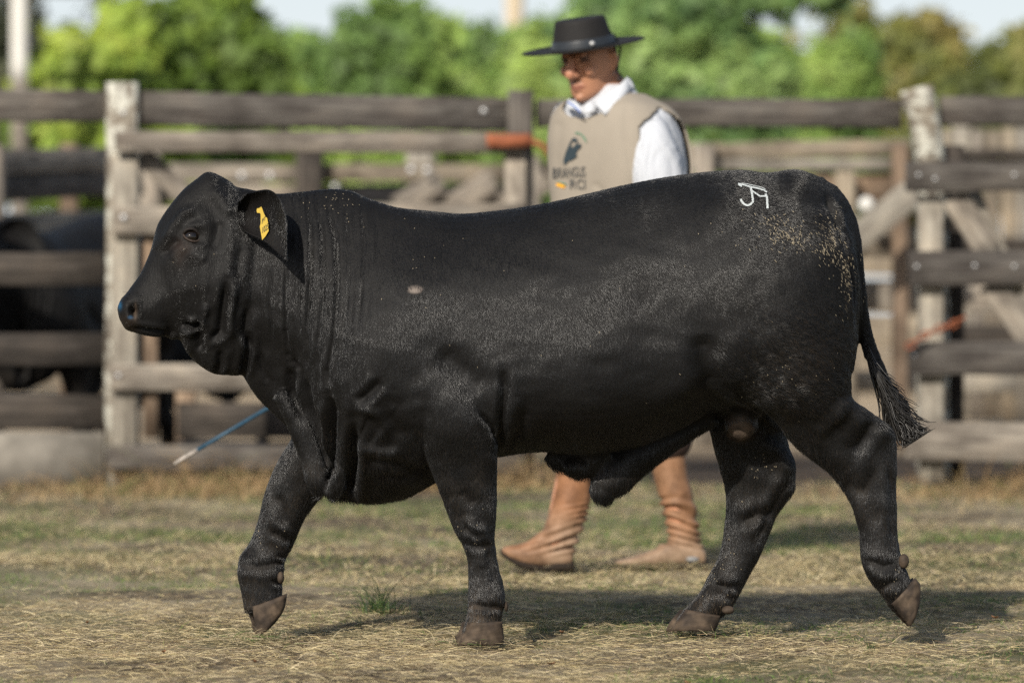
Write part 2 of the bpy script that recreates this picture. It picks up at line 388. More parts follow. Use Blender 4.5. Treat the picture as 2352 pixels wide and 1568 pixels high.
def fallen_leaves():
    spots = [(586, 1531, 'below the lifted forefoot'), (376, 1508, 'at lower left in front of the lifted forefoot'), (1290, 1462, 'right of the planted forefoot'), (1266, 1536, 'in the foreground below the planted forefoot'),
             (200, 1440, 'at far left in the middle of the straw'), (640, 1245, 'behind the lifted foreleg'), (1580, 1580, 'at the bottom edge under the far hind hoof'), (2285, 1428, 'at the far right beside the lifted hind hoof')]
    for i, (px, py, where) in enumerate(spots):
        D = gD(py); a = rng.uniform(0, 3.1); L_ = rng.uniform(.007, .015)
        u = np.linspace(-1, 1, 7); V = []
        for s in u:
            hw = 0.42*L_*(1-abs(s)**1.6) + 0.0008
            for q in (-1, 0, 1): V.append((s*L_, q*hw, 0.010 + 0.004*abs(q) + 0.004*s*s))
        V = np.array(V); R = np.array([[np.cos(a), -np.sin(a), 0], [np.sin(a), np.cos(a), 0], [0, 0, 1]])
        Qs = [[r*3+c, r*3+c+1, r*3+c+4, r*3+c+3] for r in range(6) for c in range(2)]
        me = mesh_np('dry_leaf', V @ R.T, np.array(Qs), True, M_straw); set_col(me, np.tile(np.array([0.24, 0.12, 0.055])*rng.uniform(.6, 1.1), (len(V), 1)))
        o = link('dry_leaf', me, None, W(px, py, D)); o.location.z = 0.0
        tag(o, 'small brown dry leaf on the straw ' + where, 'leaf', 'fallen dry leaves on the straw')
fallen_leaves()

# ------------------------------------------------------------------ background: trees, poles
def limb(p0, p1, r0, r1):
    mid = (np.array(p0)+np.array(p1))/2 + rng.normal(0, 0.12, 3); return tube([p0, mid, p1], [r0, (r0+r1)/2, r1], 7, 3)
def tree(label, D, blobs, n, pal, size=0.16, group='trees and bushes behind the corrals', name='tree', depth=1.6, cat='tree', trunk=True):
    S = F / D; x0 = np.mean([b[0] for b in blobs]); base = np.array(W(x0, HY, D)); base[2] = 0
    root = thing(name, base, label, cat, group)
    sub = []
    for b in blobs:
        for q in range(7):
            a = rng.uniform(0, 6.28); k_ = rng.uniform(.16, .42); sub.append((b[0]+b[2]*math.cos(a)*1.0, b[1]-b[3]*math.sin(a)*1.0, b[2]*k_, b[3]*k_*rng.uniform(.7, 1.5), (b[4] if len(b) > 4 else 1)*.8))
    nb_ = len(blobs); blobs = list(blobs) + sub; n = int(n*1.25)
    vol = np.array([b[2]*b[3]*(b[4] if len(b) > 4 else 1) for b in blobs], float); ids = rng.choice(len(blobs), n, p=vol/vol.sum())
    B = np.array([b[:4] for b in blobs], float)[ids]
    d = rng.normal(size=(n, 3)); d /= np.linalg.norm(d, axis=1, keepdims=True); r = rng.uniform(0.25, 1.0, n)**0.45 * (1+0.10*vnoise(d*3.0 + ids[:, None], 5))
    C = np.array([(B[:, 0]-CX)/S, np.full(n, D), CH-(B[:, 1]-HY)/S]).T
    R = np.stack([B[:, 2]/S, depth*np.minimum(B[:, 2], B[:, 3])/S, B[:, 3]/S], -1)
    P = C + d*R*r[:, None]; P += rng.normal(0, 0.09, (n, 3))
    clump = vnoise(P*1.5, 8) + 0.6*vnoise(P*3.6, 9)
    keep = (rng.random(n) < 0.86 + 0.5*clump) & (P[:, 2] > 0.05); P = P[keep]; clump = clump[keep]; d = d[keep]; n = len(P)
    nr = d*1.2 + np.array([-.2, -.55, .35]) + rng.normal(0, 0.5, (n, 3)); nr /= np.linalg.norm(nr, axis=1, keepdims=True)
    u = np.cross(nr, rng.normal(size=(n, 3))); u /= np.linalg.norm(u, axis=1, keepdims=True); v = np.cross(nr, u)
    s = (size*rng.uniform(0.55, 1.3, n))[:, None]
    V = np.stack([P-u*s, P-v*s*0.45+nr*s*.1, P+u*s, P+v*s*0.45+nr*s*.1], 1).reshape(-1, 3) - base
    pal = np.array(pal); c = pal[np.clip(((clump+1)/2*len(pal) + rng.normal(0, 0.5, n)).astype(int), 0, len(pal)-1)] * rng.uniform(0.75, 1.25, (n, 1))
    me = mesh_np('crown', V, np.arange(n*4).reshape(-1, 4), False, M_leafy); set_col(me, np.repeat(c, 4, 0))
    link('crown', me, root, base)
    if trunk:
        top = np.array(W(x0, min(b[1] for b in blobs[:nb_])+30, D)) - base; rr = max(0.07, 0.035*top[2])
        parts = [tube([(0, 0, -0.1), (0.06, 0, top[2]*0.3), (-.05, .05, top[2]*0.6), (0, 0, top[2])], [rr*1.4, rr, rr*.7, rr*.25], 9)]
        for b in blobs[:6]:
            e = np.array(W(b[0], b[1], D)) - base; parts.append(limb((0, 0, e[2]*0.45), e, rr*.5, rr*.15))
        V, T = merge(parts); link('trunk', mesh_np('trunk', V, T, True, M_bark), root, base)
    return root
YG = [(0.1042, 0.1681, 0.0277), (0.1824, 0.2689, 0.0416), (0.2605, 0.3563, 0.0521), (0.3254, 0.4032, 0.0626)]
MG = [(0.1029, 0.1762, 0.0433), (0.1685, 0.2689, 0.0627), (0.2433, 0.3522, 0.082), (0.2995, 0.4079, 0.0965)]
DG = [(0.0659, 0.1229, 0.0435), (0.1222, 0.2141, 0.0678), (0.1878, 0.2979, 0.0871), (0.2443, 0.3537, 0.1088)]
BG = [(0.0926, 0.1095, 0.0278), (0.1521, 0.1674, 0.038), (0.2049, 0.2061, 0.0506), (0.2645, 0.2253, 0.0696)]
GG = [(0.05, 0.06, 0.035), (0.08, 0.09, 0.05), (0.11, 0.115, 0.06)]
tree('bright yellow green bush behind the white pole at far left', 44, [(110, 230, 80, 70), (200, 180, 100, 90), (300, 150, 100, 100), (180, 300, 160, 80), (300, 290, 140, 90), (200, 400, 200, 90)], 9000, YG, name='bush', cat='bush')
tree('tall bright green bush rising above the left lichen post', 46, [(400, 110, 100, 100), (500, 80, 80, 110), (570, 130, 70, 90), (450, 230, 150, 100), (560, 250, 110, 90), (480, 390, 190, 100)], 10000, YG, name='bush', cat='bush')
tree('low dark green tree in the dip left of the middle post', 62, [(690, 150, 75, 60), (640, 190, 70, 80), (740, 200, 80, 80), (690, 300, 130, 90), (690, 420, 140, 90)], 7000, MG)
tree('round topped green tree against the sky left of centre', 54, [(880, 100, 95, 70), (820, 150, 90, 80), (950, 140, 90, 90), (880, 230, 150, 90), (900, 330, 170, 90), (880, 440, 170, 80)], 10000, MG)
tree('dull green tree left of the pole behind the hat', 66, [(1050, 130, 80, 70), (1110, 150, 80, 70), (1060, 230, 130, 90), (1080, 330, 150, 90), (1060, 430, 150, 80)], 8500, MG)
tree('green tree hidden behind the hat brim of the man', 58, [(1225, 150, 70, 60), (1290, 160, 90, 80), (1220, 230, 110, 80), (1280, 320, 150, 90), (1260, 430, 150, 80)], 8500, MG)
tree('tall dark tree filling the sky right of the black hat', 50, [(1420, 60, 120, 110), (1550, 30, 130, 120), (1630, 100, 80, 100), (1480, 180, 140, 110), (1610, 220, 150, 100), (1540, 330, 200, 100), (1780, -28, 110, 44), (1880, -32, 60, 36), (1540, 430, 200, 80)], 17000, DG)
tree('ragged bush below the sky gaps right of the tall dark tree', 60, [(1790, 200, 80, 60), (1880, 190, 90, 50), (1960, 160, 55, 70), (1850, 270, 170, 70), (1730, 130, 40, 60), (1850, 380, 180, 80)], 7500, MG, name='bush', cat='bush')
tree('thin straggly tree with bare twigs against the white sky', 70, [(1960, 60, 45, 60), (1850, 120, 110, 55, .12), (1990, 130, 50, 60, .5)], 600, BG)
tree('olive brown tree above the leaning post at right', 64, [(2060, 110, 65, 60), (2130, 90, 55, 55), (2150, 170, 90, 70), (2070, 210, 110, 80), (2120, 320, 150, 90), (2110, 430, 150, 90)], 8500, BG)
tree('grey olive bush at the far right edge of the sky', 58, [(2330, 160, 75, 50), (2400, 140, 80, 60), (2250, 230, 90, 60), (2340, 260, 120, 80), (2330, 380, 150, 90)], 7500, [(a*0.9, b*0.95, c) for a, b, c in BG], name='bush', cat='bush')
tree('dim grey green tree standing behind the white pole', 80, [(10, 60, 70, 110), (30, 180, 80, 80), (110, 120, 60, 40, .4), (250, 30, 90, 40, .35), (-60, 120, 70, 110), (0, 330, 120, 120)], 6000, GG)

def pole(label, x0, x1, ytop, yband, D, mat, mat2):
    base = np.array(W((x0+x1)/2, HY, D)); base[2] = 0; root = thing('utility_pole', base, label, 'pole', 'poles among the trees')
    r = (x1-x0)/2*D/F; zt = W(0, ytop, D)[2]; zb = W(0, yband, D)[2]
    V, T = tube([(0, 0, zb), (0, 0, (zt+zb)/2), (0, 0, zt)], [r, r, r*.9], 10); link('shaft', mesh_np('shaft', V, T, True, mat), root, base)
    V, T = tube([(0, 0, -0.3), (0, 0, zb/2), (0, 0, zb)], [r*1.02, r*1.02, r*1.01], 10); link('pole_foot', mesh_np('pole_foot', V, T, True, mat2), root, base)
    V, T = box((0, 0, zt-0.5), (1.4, 0.1, 0.12)); link('crossarm', mesh_np('crossarm', V, T, False, mat2), root, base)
M_white = plain('whitewash', (0.62, 0.61, 0.57), 0.8, 0.2, 0.1, 6)
M_beige = plain('beige_pole', (0.52, 0.44, 0.32), 0.8, 0.2, 0.1, 6)
pole('whitewashed concrete pole at the far left of the picture', 25, 66, -130, 186, 42, M_white, M_grey)
pole('pale beige pole above the middle fence post', 1160, 1204, -120, 140, 75, M_beige, M_grey)

# ------------------------------------------------------------------ fences
_plank_cache = {}
def plank(L_, h, t_, seed):
    r = np.random.default_rng(seed); k = 5; xs = np.linspace(-L_/2, L_/2, k); R = []
    c = min(h, t_)*0.12
    for x in xs:
        a = r.normal(0, 0.018*h, 4); e = r.normal(0, 0.004, 1)
        o = np.array([(-t_/2+c, -h/2), (t_/2-c, -h/2), (t_/2, -h/2+c), (t_/2, h/2-c), (t_/2-c, h/2), (-t_/2+c, h/2), (-t_/2, h/2-c), (-t_/2, -h/2+c)])
        o[:3, 1] += a[0]; o[7, 1] += a[0]; o[3:7, 1] += a[1]
        R.append(np.stack([np.full(8, x) + (r.normal(0, .006) if abs(x) > L_/2-.01 else 0), o[:, 0] + e, o[:, 1]], -1))
    return loft(R)
def board(root, name, p0, p1, h, t_, mat, label=None):
    p0, p1 = Vector(p0), Vector(p1); d = p1 - p0; L_ = d.length
    V, T = plank(L_, h, t_, random.randint(0, 9999)); o = link(name, mesh_np(name, V, T, False, mat), root, (p0+p1)/2)
    x = d.normalized(); y = Vector((0, 1, 0)); y = (y - x*y.dot(x)).normalized(); z = x.cross(y)
    o.rotation_euler = Matrix((x, y, z)).transposed().to_euler()
    if label: o['label'] = label
    return o
def rail(root, x0, t0, b0, x1, t1, b1, D0, mat, th=0.04, D1=None, name='board', label=None):
    D1 = D1 or D0; h = ((b0-t0)*D0 + (b1-t1)*D1)/2/F
    return board(root, name, W(x0, (t0+b0)/2, D0), W(x1, (t1+b1)/2, D1), h, th, mat, label)
def upright(root, x0, x1, yt, yb, D, mat, th=None, name='post', lean=0, label=None):
    wd = (x1-x0)*D/F; p1 = WV((x0+x1)/2, yt, D); p0 = WV((x0+x1)/2 - lean, yb, D)
    d = p1-p0; V, T = plank(d.length, wd, th or wd, random.randint(0, 9999)); o = link(name, mesh_np(name, V, T, False, mat), root, (p0+p1)/2)
    x = d.normalized(); y = Vector((0, 1, 0)); y = (y - x*y.dot(x)).normalized(); z = x.cross(y)
    o.rotation_euler = Matrix((x, y, z)).transposed().to_euler()
    if label: o['label'] = label
    return o
def bolt(root, px, py, D, r=0.012):
    V, T = ellipsoid((0, 0, 0), (r, r*0.5, r), 8); link('bolt', mesh_np('bolt', V, T, True, M_bolt), root, W(px, py, D))

DF = 19.0
fb = W(780, HY, DF); base = (fb[0], DF, 0)
fence = thing('wooden_fence', base, 'weathered grey plank corral fence with top rail behind the man', 'fence')
rail(fence, -420, 203, 273, 241, 209, 280, DF, M_rail, .05)
rail(fence, 318, 213, 286, 1172, 224, 302, DF, M_rail, .05)
rail(fence, 1226, 227, 293, 2072, 229, 292, DF+.03, M_rail, .05)
rail(fence, 2162, 222, 287, 2800, 222, 285, DF+.03, M_rail, .05)
for t_, b_, m_ in ((578, 656, M_dark), (763, 836, M_dark), (905, 986, M_dark)):
    rail(fence, -420, t_, b_, 247, t_+2, b_, DF, m_, .05)
upright(fence, 245, 318, 188, 1116, DF-.02, M_post, .14, 'post', 0, 'pale post with lichen on its top')
upright(fence, 1166, 1226, 209, 1114, DF, M_rail, .13)
# leaning old post at the right: a bent trunk
pts = [W(2145, 1120, 18.95), W(2142, 800, 18.95), W(2140, 460, 18.95), W(2132, 330, 18.95), W(2104, 203, 18.95)]
V, T = tube(np.array(pts) - np.array(base), [.085, .08, .075, .075, .082], 11, 5)
V += 0.006*vnoise(V*9, 3)[:, None]*np.array([1, 1, 0.2]); link('post', mesh_np('post', V, T, True, M_post), fence, base)['label'] = 'leaning old post spotted with white lichen'
upright(fence, 2170, 2211, 336, 1118, 19.05, M_dark, .12)  # dark upright added as the shaded side of the post beside it
bolt(fence, 1111, 255, DF-.03, .016); bolt(fence, 283, 260, DF-.1, .012)

slab = W(50, HY, 18.97); so_ = thing('kick_board', (slab[0], 18.97, 0), 'pale worn concrete slab standing under the left fence boards', 'slab')
V, T = box((0, 0, .1), ((238+160)*18.97/F, 0.05, .27)); V += 0.0; V[:, 2] = np.where(V[:, 2] > .1, W(0, 992, 18.97)[2], -.03)
link('slab', mesh_np('slab', V, T, False, M_conc), so_, (W(40, HY, 18.97)[0], 18.97, 0))

g1 = thing('plank_gate', (W(720, HY, 18.85)[0], 18.85, 0), 'grey plank gate closed between the left and middle posts', 'gate')
DG_ = 18.85
rail(g1, 266, 302, 350, 1212, 304, 352, DG_, M_grey, .045)
rail(g1, 262, 472, 540, 1200, 468, 536, DG_, M_grey, .045)
rail(g1, 250, 835, 895, 1200, 835, 895, DG_, M_grey, .045)
rail(g1, 248, 1018, 1080, 1205, 1030, 1086, DG_, M_rail, .045)
upright(g1, 256, 316, 353, 1086, DG_+.06, M_pale, .05, 'stile'); upright(g1, 1158, 1209, 345, 1092, DG_+.06, M_grey, .05, 'stile')
upright(g1, 330, 362, 540, 1010, DG_+.06, M_brown, .04, 'stile', 0, 'brown inner upright')
board(g1, 'brace', W(326, 356, DG_+.12), W(500, 520, DG_+.12), .10, .03, M_grey)
bolt(g1, 284, 500, DG_-.03, .016); bolt(g1, 272, 862, DG_-.03, .012)
V, T = box((0, 0, 0), (104*18.8/F, .012, 30*18.8/F)); o = link('hinge', mesh_np('hinge', V, T, False, M_rust), g1, W(1170, 323, 18.8))
V, T = tube([W(1222, 325, 18.8), W(1245, 335, 18.8), W(1268, 362, 18.8)], [.012, .014, .012], 8); o = link('hinge', mesh_np('hinge', V, T, True, M_rust), g1, (0, 0, 0)); o.location = -world_loc(g1)

# right gate, standing ajar a little nearer
g2 = thing('plank_gate', (W(2230, HY, 18.5)[0], 18.5, 0), 'dark bolted plank gate at the right edge with rusty chain', 'gate')
DR = 18.5
rail(g2, 2086, 374, 440, 2520, 370, 440, DR, M_rail, .05)
rail(g2, 2088, 577, 655, 2520, 572, 652, DR, M_rail, .05)
rail(g2, 2084, 786, 862, 2520, 780, 858, DR, M_rail, .05)
rail(g2, 2080, 966, 1056, 2520, 974, 1062, DR, M_grey, .05)
upright(g2, 2112, 2166, 446, 1112, DR+.07, M_pale, .05, 'stile')
board(g2, 'brace', W(2190, 452, DR+.06), W(2272, 580, DR+.06), .125, .04, M_grey)
board(g2, 'brace', W(2276, 655, DR+.06), W(2380, 795, DR+.06), .125, .04, M_grey)
board(g2, 'brace', W(2232, 440, DR+.12), W(2340, 672, DR+.12), .07, .03, M_pale)
for px, py in ((2110, 402), (2148, 411), (2106, 612), (2239, 610), (2101, 816), (2330, 402), (2330, 612)): bolt(g2, px, py, DR-.03, .010)
# rusty chain of links
pts = [(2092, 792), (2108, 780), (2124, 770), (2140, 762), (2157, 755), (2174, 750), (2191, 744), (2207, 733)]
parts = []
for i, (px, py) in enumerate(pts):
    c = np.array(W(px, py, 18.42)); th = np.linspace(0, 2*np.pi, 12, endpoint=False)
    a = np.array([np.cos(.5), 0, np.sin(.5)]); b_ = np.array([0, 1, 0]) if i % 2 else np.array([-np.sin(.5), 0, np.cos(.5)])
    ring = c + np.outer(np.cos(th), a)*.026 + np.outer(np.sin(th), b_)*.014
    for k in range(12): parts.append(tube([ring[k], ring[(k+1) % 12]], [.006, .006], 6, 1))
V, T = merge(parts); o = link('chain', mesh_np('chain', V, T, True, M_rust), g2, (0, 0, 0)); o.location = -world_loc(g2)

# pen fence behind the left part, seen at a slant
D2a, D2b = 22.5, 25.5
f2 = thing('wooden_fence', (W(100, HY, 23)[0], 23, 0), 'slanting grey board pen fence behind the left boards', 'fence')
for t_, b_, m_ in ((345, 396, M_grey), (398, 458, M_rail), (492, 548, M_pale)):
    rail(f2, -160, t_+8, b_+6, 320, t_-14, b_-6, D2a, m_, .04, D2b)
upright(f2, -40, 10, 330, 1035, D2a+.2, M_grey, .12); upright(f2, 140, 180, 330, 990, 24.6, M_brown, .12)
rail(f2, -160, 640, 700, 320, 630, 690, D2a, M_rail, .04, D2b)
f7 = thing('low_fence', (W(780, HY, 20.6)[0], 20.6, 0), 'dark low plank trough behind the bottom rails of the gate', 'fencing')  # low boards of another fence behind the gate
rail(f7, 405, 925, 1006, 1160, 925, 1006, 20.6, M_dark, .04); rail(f7, 405, 1012, 1070, 1160, 1012, 1070, 20.62, M_gap, .04)  # lower near-black board is added in place of deep shade
upright(f7, 405, 450, 900, 1085, 20.7, M_brown, .08); upright(f7, 1110, 1150, 900, 1085, 20.7, M_brown, .08)
# second corral fence
D3 = 27.0
f3 = thing('wooden_fence', (W(820, HY, D3)[0], D3, 0), 'blurred second plank fence seen between the gate rails', 'fence')
for x0, x1 in ((320, 690), (735, 1170), (1190, 1560)):
    rail(f3, x0, 376, 416, x1, 378, 418, D3, M_tan if x0 > 700 else M_grey, .04)
    rail(f3, x0, 420 if x0 < 700 else 470, 462 if x0 < 700 else 512, x1, 424 if x0 < 700 else 470, 466 if x0 < 700 else 512, D3, M_grey, .04)
    rail(f3, x0, 560, 610, x1, 560, 610, D3, M_tan, .04); rail(f3, x0, 680, 730, x1, 680, 730, D3, M_grey, .04); rail(f3, x0, 800, 850, x1, 800, 850, D3, M_grey, .04)
upright(f3, 682, 742, 346, 1000, D3-.1, M_dark, .18); upright(f3, 932, 1000, 340, 1000, D3+.14, M_pale, .18)
rail(f3, 742, 424, 470, 1175, 424, 470, D3+.06, M_gap, .03, label='dark board added for the gap with black cattle behind'); upright(f3, 320, 370, 350, 1000, D3-.1, M_grey, .16)  # added near-black board stands in for the dark gap between rails
upright(f3, 1180, 1240, 360, 1000, D3-.1, M_grey, .16)
for a_ in (960, 1080, 1200):
    board(f3, 'brace', W(a_-45, 480, D3-.15), W(a_+55, 412, D3-.15), .17, .035, M_grey)
for px, py in ((945, 391), (981, 392), (556, 404), (620, 404), (770, 430)): bolt(f3, px, py, D3-.25, .026)
# right-hand back fence with the whitish slanted board
D4 = 24.5
f4 = thing('wooden_fence', (W(1850, HY, D4)[0], D4, 0), 'pale plank back fence with a slanting white board behind the bull rump', 'fence')
rail(f4, 1560, 332, 366, 2090, 318, 360, D4, M_tan, .04); rail(f4, 1560, 369, 392, 2090, 362, 395, D4, M_pale, .05)
rail(f4, 1560, 400, 470, 2090, 398, 470, D4+.05, M_brown, .04); rail(f4, 1900, 640, 715, 2340, 650, 720, D4+.3, M_grey, .04)
rail(f4, 1560, 520, 590, 2110, 520, 590, D4+.05, M_tan, .04); rail(f4, 1900, 850, 900, 2340, 850, 900, D4+.3, M_pale, .04)
rail(f4, 1560, 650, 715, 1890, 650, 715, D4+.05, M_grey, .04); rail(f4, 1560, 850, 900, 1890, 850, 900, D4+.05, M_grey, .04)
board(f4, 'brace', W(1930, 575, D4-.6), W(2120, 425, D4-.6), .17, .04, M_pale, 'whitish slanting board')
upright(f4, 1920, 1965, 395, 1030, D4-.1, M_tan, .14); upright(f4, 1590, 1640, 330, 1030, D4-.1, M_grey, .14); upright(f4, 2050, 2085, 330, 1030, D4-.1, M_brown, .14)
V, T = ellipsoid((0, 0, 0), (.05, .05, .05), 8); link('post_cap', mesh_np('post_cap', V, T, True, M_white), f4, W(1990, 470, D4-.3))
D5 = 29.0
f5 = thing('board_wall', (W(2280, HY, D5)[0], D5, 0), 'pale upright board wall behind the right gate', 'wall')
x = 2150; k = 0
while x < 2520:
    wd = random.uniform(28, 44); upright(f5, x, x+wd-2, 296 + random.uniform(-5, 8), 965, D5 + random.uniform(0, .03), [M_tan, M_pale, M_grey, M_tan][k % 4], .03, 'board'); x += wd; k += 1
rail(f5, 2150, 340, 364, 2520, 342, 366, D5-.1, M_dark, .04); rail(f5, 2150, 545, 572, 2520, 548, 575, D5-.1, M_dark, .05); rail(f5, 2150, 745, 790, 2520, 745, 790, D5-.1, M_dark, .05)
D6 = 40.0
f6 = thing('board_wall', (W(1200, HY, D6)[0], D6, 0), 'far sandy coloured plank wall closing the corral', 'wall')
for z0, z1, m_ in ((0.05, 0.42, M_tan), (0.46, 0.80, M_tan), (0.84, 1.16, M_pale), (1.20, 1.50, M_tan)):
    for x0 in (-6.4, -3.2, 0, 3.2):
        board(f6, 'board', (x0+.02, D6, (z0+z1)/2), (x0+3.17, D6, (z0+z1)/2), z1-z0, .04, m_)
for x0 in (-6.4, -3.2, 0, 3.2, 6.4): board(f6, 'post', (x0, D6+.1, -.2), (x0, D6+.1, 1.65), .15, .12, M_grey)

# ------------------------------------------------------------------ the bull
BD = 10.0
def tri_px(V): return np.stack([CX + V[:, 0]*F/V[:, 1], HY - (V[:, 2]-CH)*F/V[:, 1]], -1)
def ring_sections(st, D, n=40, p=2.35, sub=5):
    """rings spanned by a top and a bottom picture point in the plane at distance D, with a half-width across (px)"""
    st = np.array(st, float); k = np.arange(len(st)); t = np.linspace(0, len(st)-1, (len(st)-1)*sub+1)
    A = np.stack([pch(k, st[:, c], t) for c in range(st.shape[1])], -1); c_, s_ = sup(n, p); R = []
    for a in A:
        T_, B_ = np.array(W(a[0], a[1], D)), np.array(W(a[2], a[3], D)); m = (T_+B_)/2; u = (T_-B_)/2
        v = (1-c_)/2; g = np.interp(v, [0, .5, 1], [a[5], 1, a[6]]) if st.shape[1] > 5 else 1
        R.append(m + np.outer(c_, u) + np.outer(s_*g*a[4]*D/F, np.array([0, 1, 0])))
    return loft(R)
def leg(st, n=26, p=2.3, sub=4):
    """horizontal slices: row, front x, rear x, offset across from the mid plane (m), half depth (m)"""
    st = np.array(st, float); y = np.linspace(st[0, 0], st[-1, 0], (len(st)-1)*sub+1); c_, s_ = sup(n, p); R = []
    for yy in y:
        xf, xr, yc, hd = [pch(st[:, 0], st[:, c], yy) for c in range(1, 5)]; D = BD + yc; k_ = float(smst(1020, 1150, yy)); xf += 3.5*k_; xr -= 4.5*k_; hd *= 1 - .07*k_
        a, b = np.array(W(xf, yy, D)), np.array(W(xr, yy, D))
        R.append((a+b)/2 + np.outer(c_, (b-a)/2) + np.outer(s_*hd, np.array([0, 1, 0])))
    return loft(R)
def bull_parts():
    P = []
    torso = [ # x, top, bottom, half width, width factor at 0 .25 .5 .75 1 of the depth
     (545, 428, 840, 78, .8, 1, 1, .95, .8), (590, 437, 912, 100, .75, 1, 1, .72, .42), (640, 445, 962, 122, .7, 1, 1, .62, .30), (690, 441, 1014, 142, .7, 1, 1, .62, .24),
     (725, 437, 1105, 158, .7, 1, 1.0, .55, .19), (760, 434, 1142, 176, .7, 1, 1.02, .58, .20), (800, 437, 1148, 196, .7, 1, 1.05, .68, .28), (850, 457, 1152, 215, .75, 1, 1.06, .78, .40),
     (920, 478, 1142, 230, .85, 1, 1.04, .86, .5), (990, 485, 1108, 238, .9, 1, 1.02, .95, .7), (1060, 491, 1068, 242, .92, 1, 1, 1, .85), (1141, 484, 1044, 247, .92, 1, 1.02, 1.02, .9),
     (1244, 469, 1033, 252, .92, 1, 1.03, 1.03, .9), (1347, 446, 1040, 256, .92, 1, 1.03, 1.02, .9), (1441, 424, 1026, 256, .92, 1, 1.02, 1, .9), (1566, 402, 982, 254, .92, 1, 1, 1, .9),
     (1640, 394, 944, 252, .9, 1, 1, .98, .85), (1700, 391, 935, 252, .9, 1, 1, .95, .8), (1760, 397, 940, 248, .88, 1, 1.02, .95, .75), (1823, 390, 940, 236, .8, 1, 1.04, .96, .7),
     (1867, 401, 925, 216, .72, 1, 1.05, .98, .7), (1906, 426, 905, 182, .7, 1, 1.05, 1, .7), (1939, 456, 880, 138, .7, 1, 1.05, 1, .7), (1960, 505, 840, 88, .7, 1, 1, 1, .7), (1970, 580, 770, 40, 1, 1, 1, 1, 1)]
    st = np.array(torso, float); xs = np.arange(st[0, 0], st[-1, 0]+1, 9.0); c_, s_ = sup(56, 2.35); v = (1-c_)/2; R = []
    for x in xs:
        q = [pch(st[:, 0], st[:, c], x) for c in range(1, 9)]
        g = pch([0, .25, .5, .75, 1], q[3:], v)
        T_, B_ = np.array(W(x, q[0], BD)), np.array(W(x, q[1], BD))
        zz = v + (0.115*smst(700, 800, x))*np.sin(np.pi*v); R.append(T_ + np.outer(zz, B_-T_) + np.outer(s_*g*q[2]*BD/F, np.array([0, 1, 0])))
    P.append(loft(R))
    head = [ # top, bottom, half width, top factor, bottom factor
     (271, 706, 276, 733, 34, 1, 1), (279, 687, 291, 757, 50, 1, 1), (290, 675, 312, 764, 58, .95, .95), (306, 653, 345, 771, 60, .85, .9), (321, 633, 372, 773, 60, .8, .85), (335, 604, 392, 766, 61, .8, .75),
     (349, 568, 412, 778, 66, .8, .7), (362, 518, 432, 812, 78, .85, .6), (376, 494, 460, 840, 90, .9, .55), (396, 466, 500, 860, 100, .9, .6), (424, 433, 545, 862, 104, .85, .7), (452, 411, 592, 830, 104, .8, .8),
     (477, 392, 625, 760, 98, .7, .9), (500, 400, 640, 700, 92, .6, 1), (530, 416, 650, 650, 80, .7, 1)]
    P.append(ring_sections(head, BD, 44, 2.5))
    P.append(ellipsoid(W(400, 768, BD), (.02, .03, .013)))                                       # lower lip
    P.append(leg([(640, 900, 1080, -.10, .10), (760, 890, 1120, -.125, .125), (860, 905, 1140, -.15, .12), (940, 940, 1148, -.165, .11), (1000, 958, 1146, -.17, .098), (1043, 976, 1142, -.17, .085), (1102, 998, 1144, -.17, .07),
       (1148, 1014, 1145, -.17, .06), (1202, 1035, 1142, -.17, .052), (1235, 1053, 1140, -.17, .048), (1265, 1066, 1143, -.17, .042), (1300, 1072, 1148, -.17, .041), (1343, 1073, 1160, -.17, .046), (1380, 1072, 1164, -.17, .05), (1405, 1070, 1158, -.17, .05), (1440, 1062, 1154, -.17, .05), (1450, 1058, 1152, -.17, .047)]))
    P.append(leg([(800, 720, 960, .12, .11), (900, 700, 920, .15, .10), (960, 686, 860, .15, .09), (1003, 672, 820, .15, .08), (1062, 641, 785, .15, .07), (1116, 619, 757, .15, .06), (1143, 611, 735, .15, .056), (1181, 604, 707, .15, .05),
       (1215, 595, 692, .15, .048), (1245, 584, 680, .15, .042), (1283, 563, 662, .15, .044), (1316, 560, 659, .15, .048), (1343, 564, 656, .15, .045), (1375, 570, 656, .15, .044), (1400, 573, 652, .15, .042)]))
    P.append(leg([(480, 1700, 1900, -.10, .10), (580, 1665, 1955, -.125, .12), (700, 1640, 1966, -.14, .128), (800, 1640, 1963, -.145, .12), (860, 1670, 1952, -.14, .112), (910, 1712, 1955, -.13, .10), (945, 1752, 1998, -.12, .085),
       (970, 1783, 2032, -.11, .072), (1000, 1806, 2056, -.105, .06), (1040, 1850, 2060, -.10, .054), (1080, 1902, 2061, -.10, .05), (1116, 1930, 2062, -.10, .047), (1152, 1950, 2063, -.10, .045), (1191, 1963, 2064, -.10, .042), (1230, 1971, 2066, -.10, .041),
       (1279, 1974, 2074, -.10, .045), (1319, 1988, 2090, -.10, .047), (1351, 2015, 2100, -.10, .045), (1378, 2036, 2100, -.10, .04), (1395, 2050, 2096, -.10, .034)]))
    P.append(leg([(820, 1640, 1850, .12, .11), (900, 1632, 1815, .14, .10), (964, 1628, 1803, .14, .085), (1018, 1637, 1810, .14, .07), (1072, 1651, 1829, .14, .06), (1117, 1661, 1830, .14, .054), (1144, 1664, 1812, .14, .05), (1171, 1664, 1793, .14, .047), (1216, 1660, 1774, .14, .043),
       (1270, 1650, 1751, .14, .042), (1319, 1626, 1724, .14, .045), (1360, 1604, 1702, .14, .047), (1387, 1581, 1686, .14, .047), (1410, 1560, 1662, .14, .044), (1422, 1552, 1650, .14, .04)]))
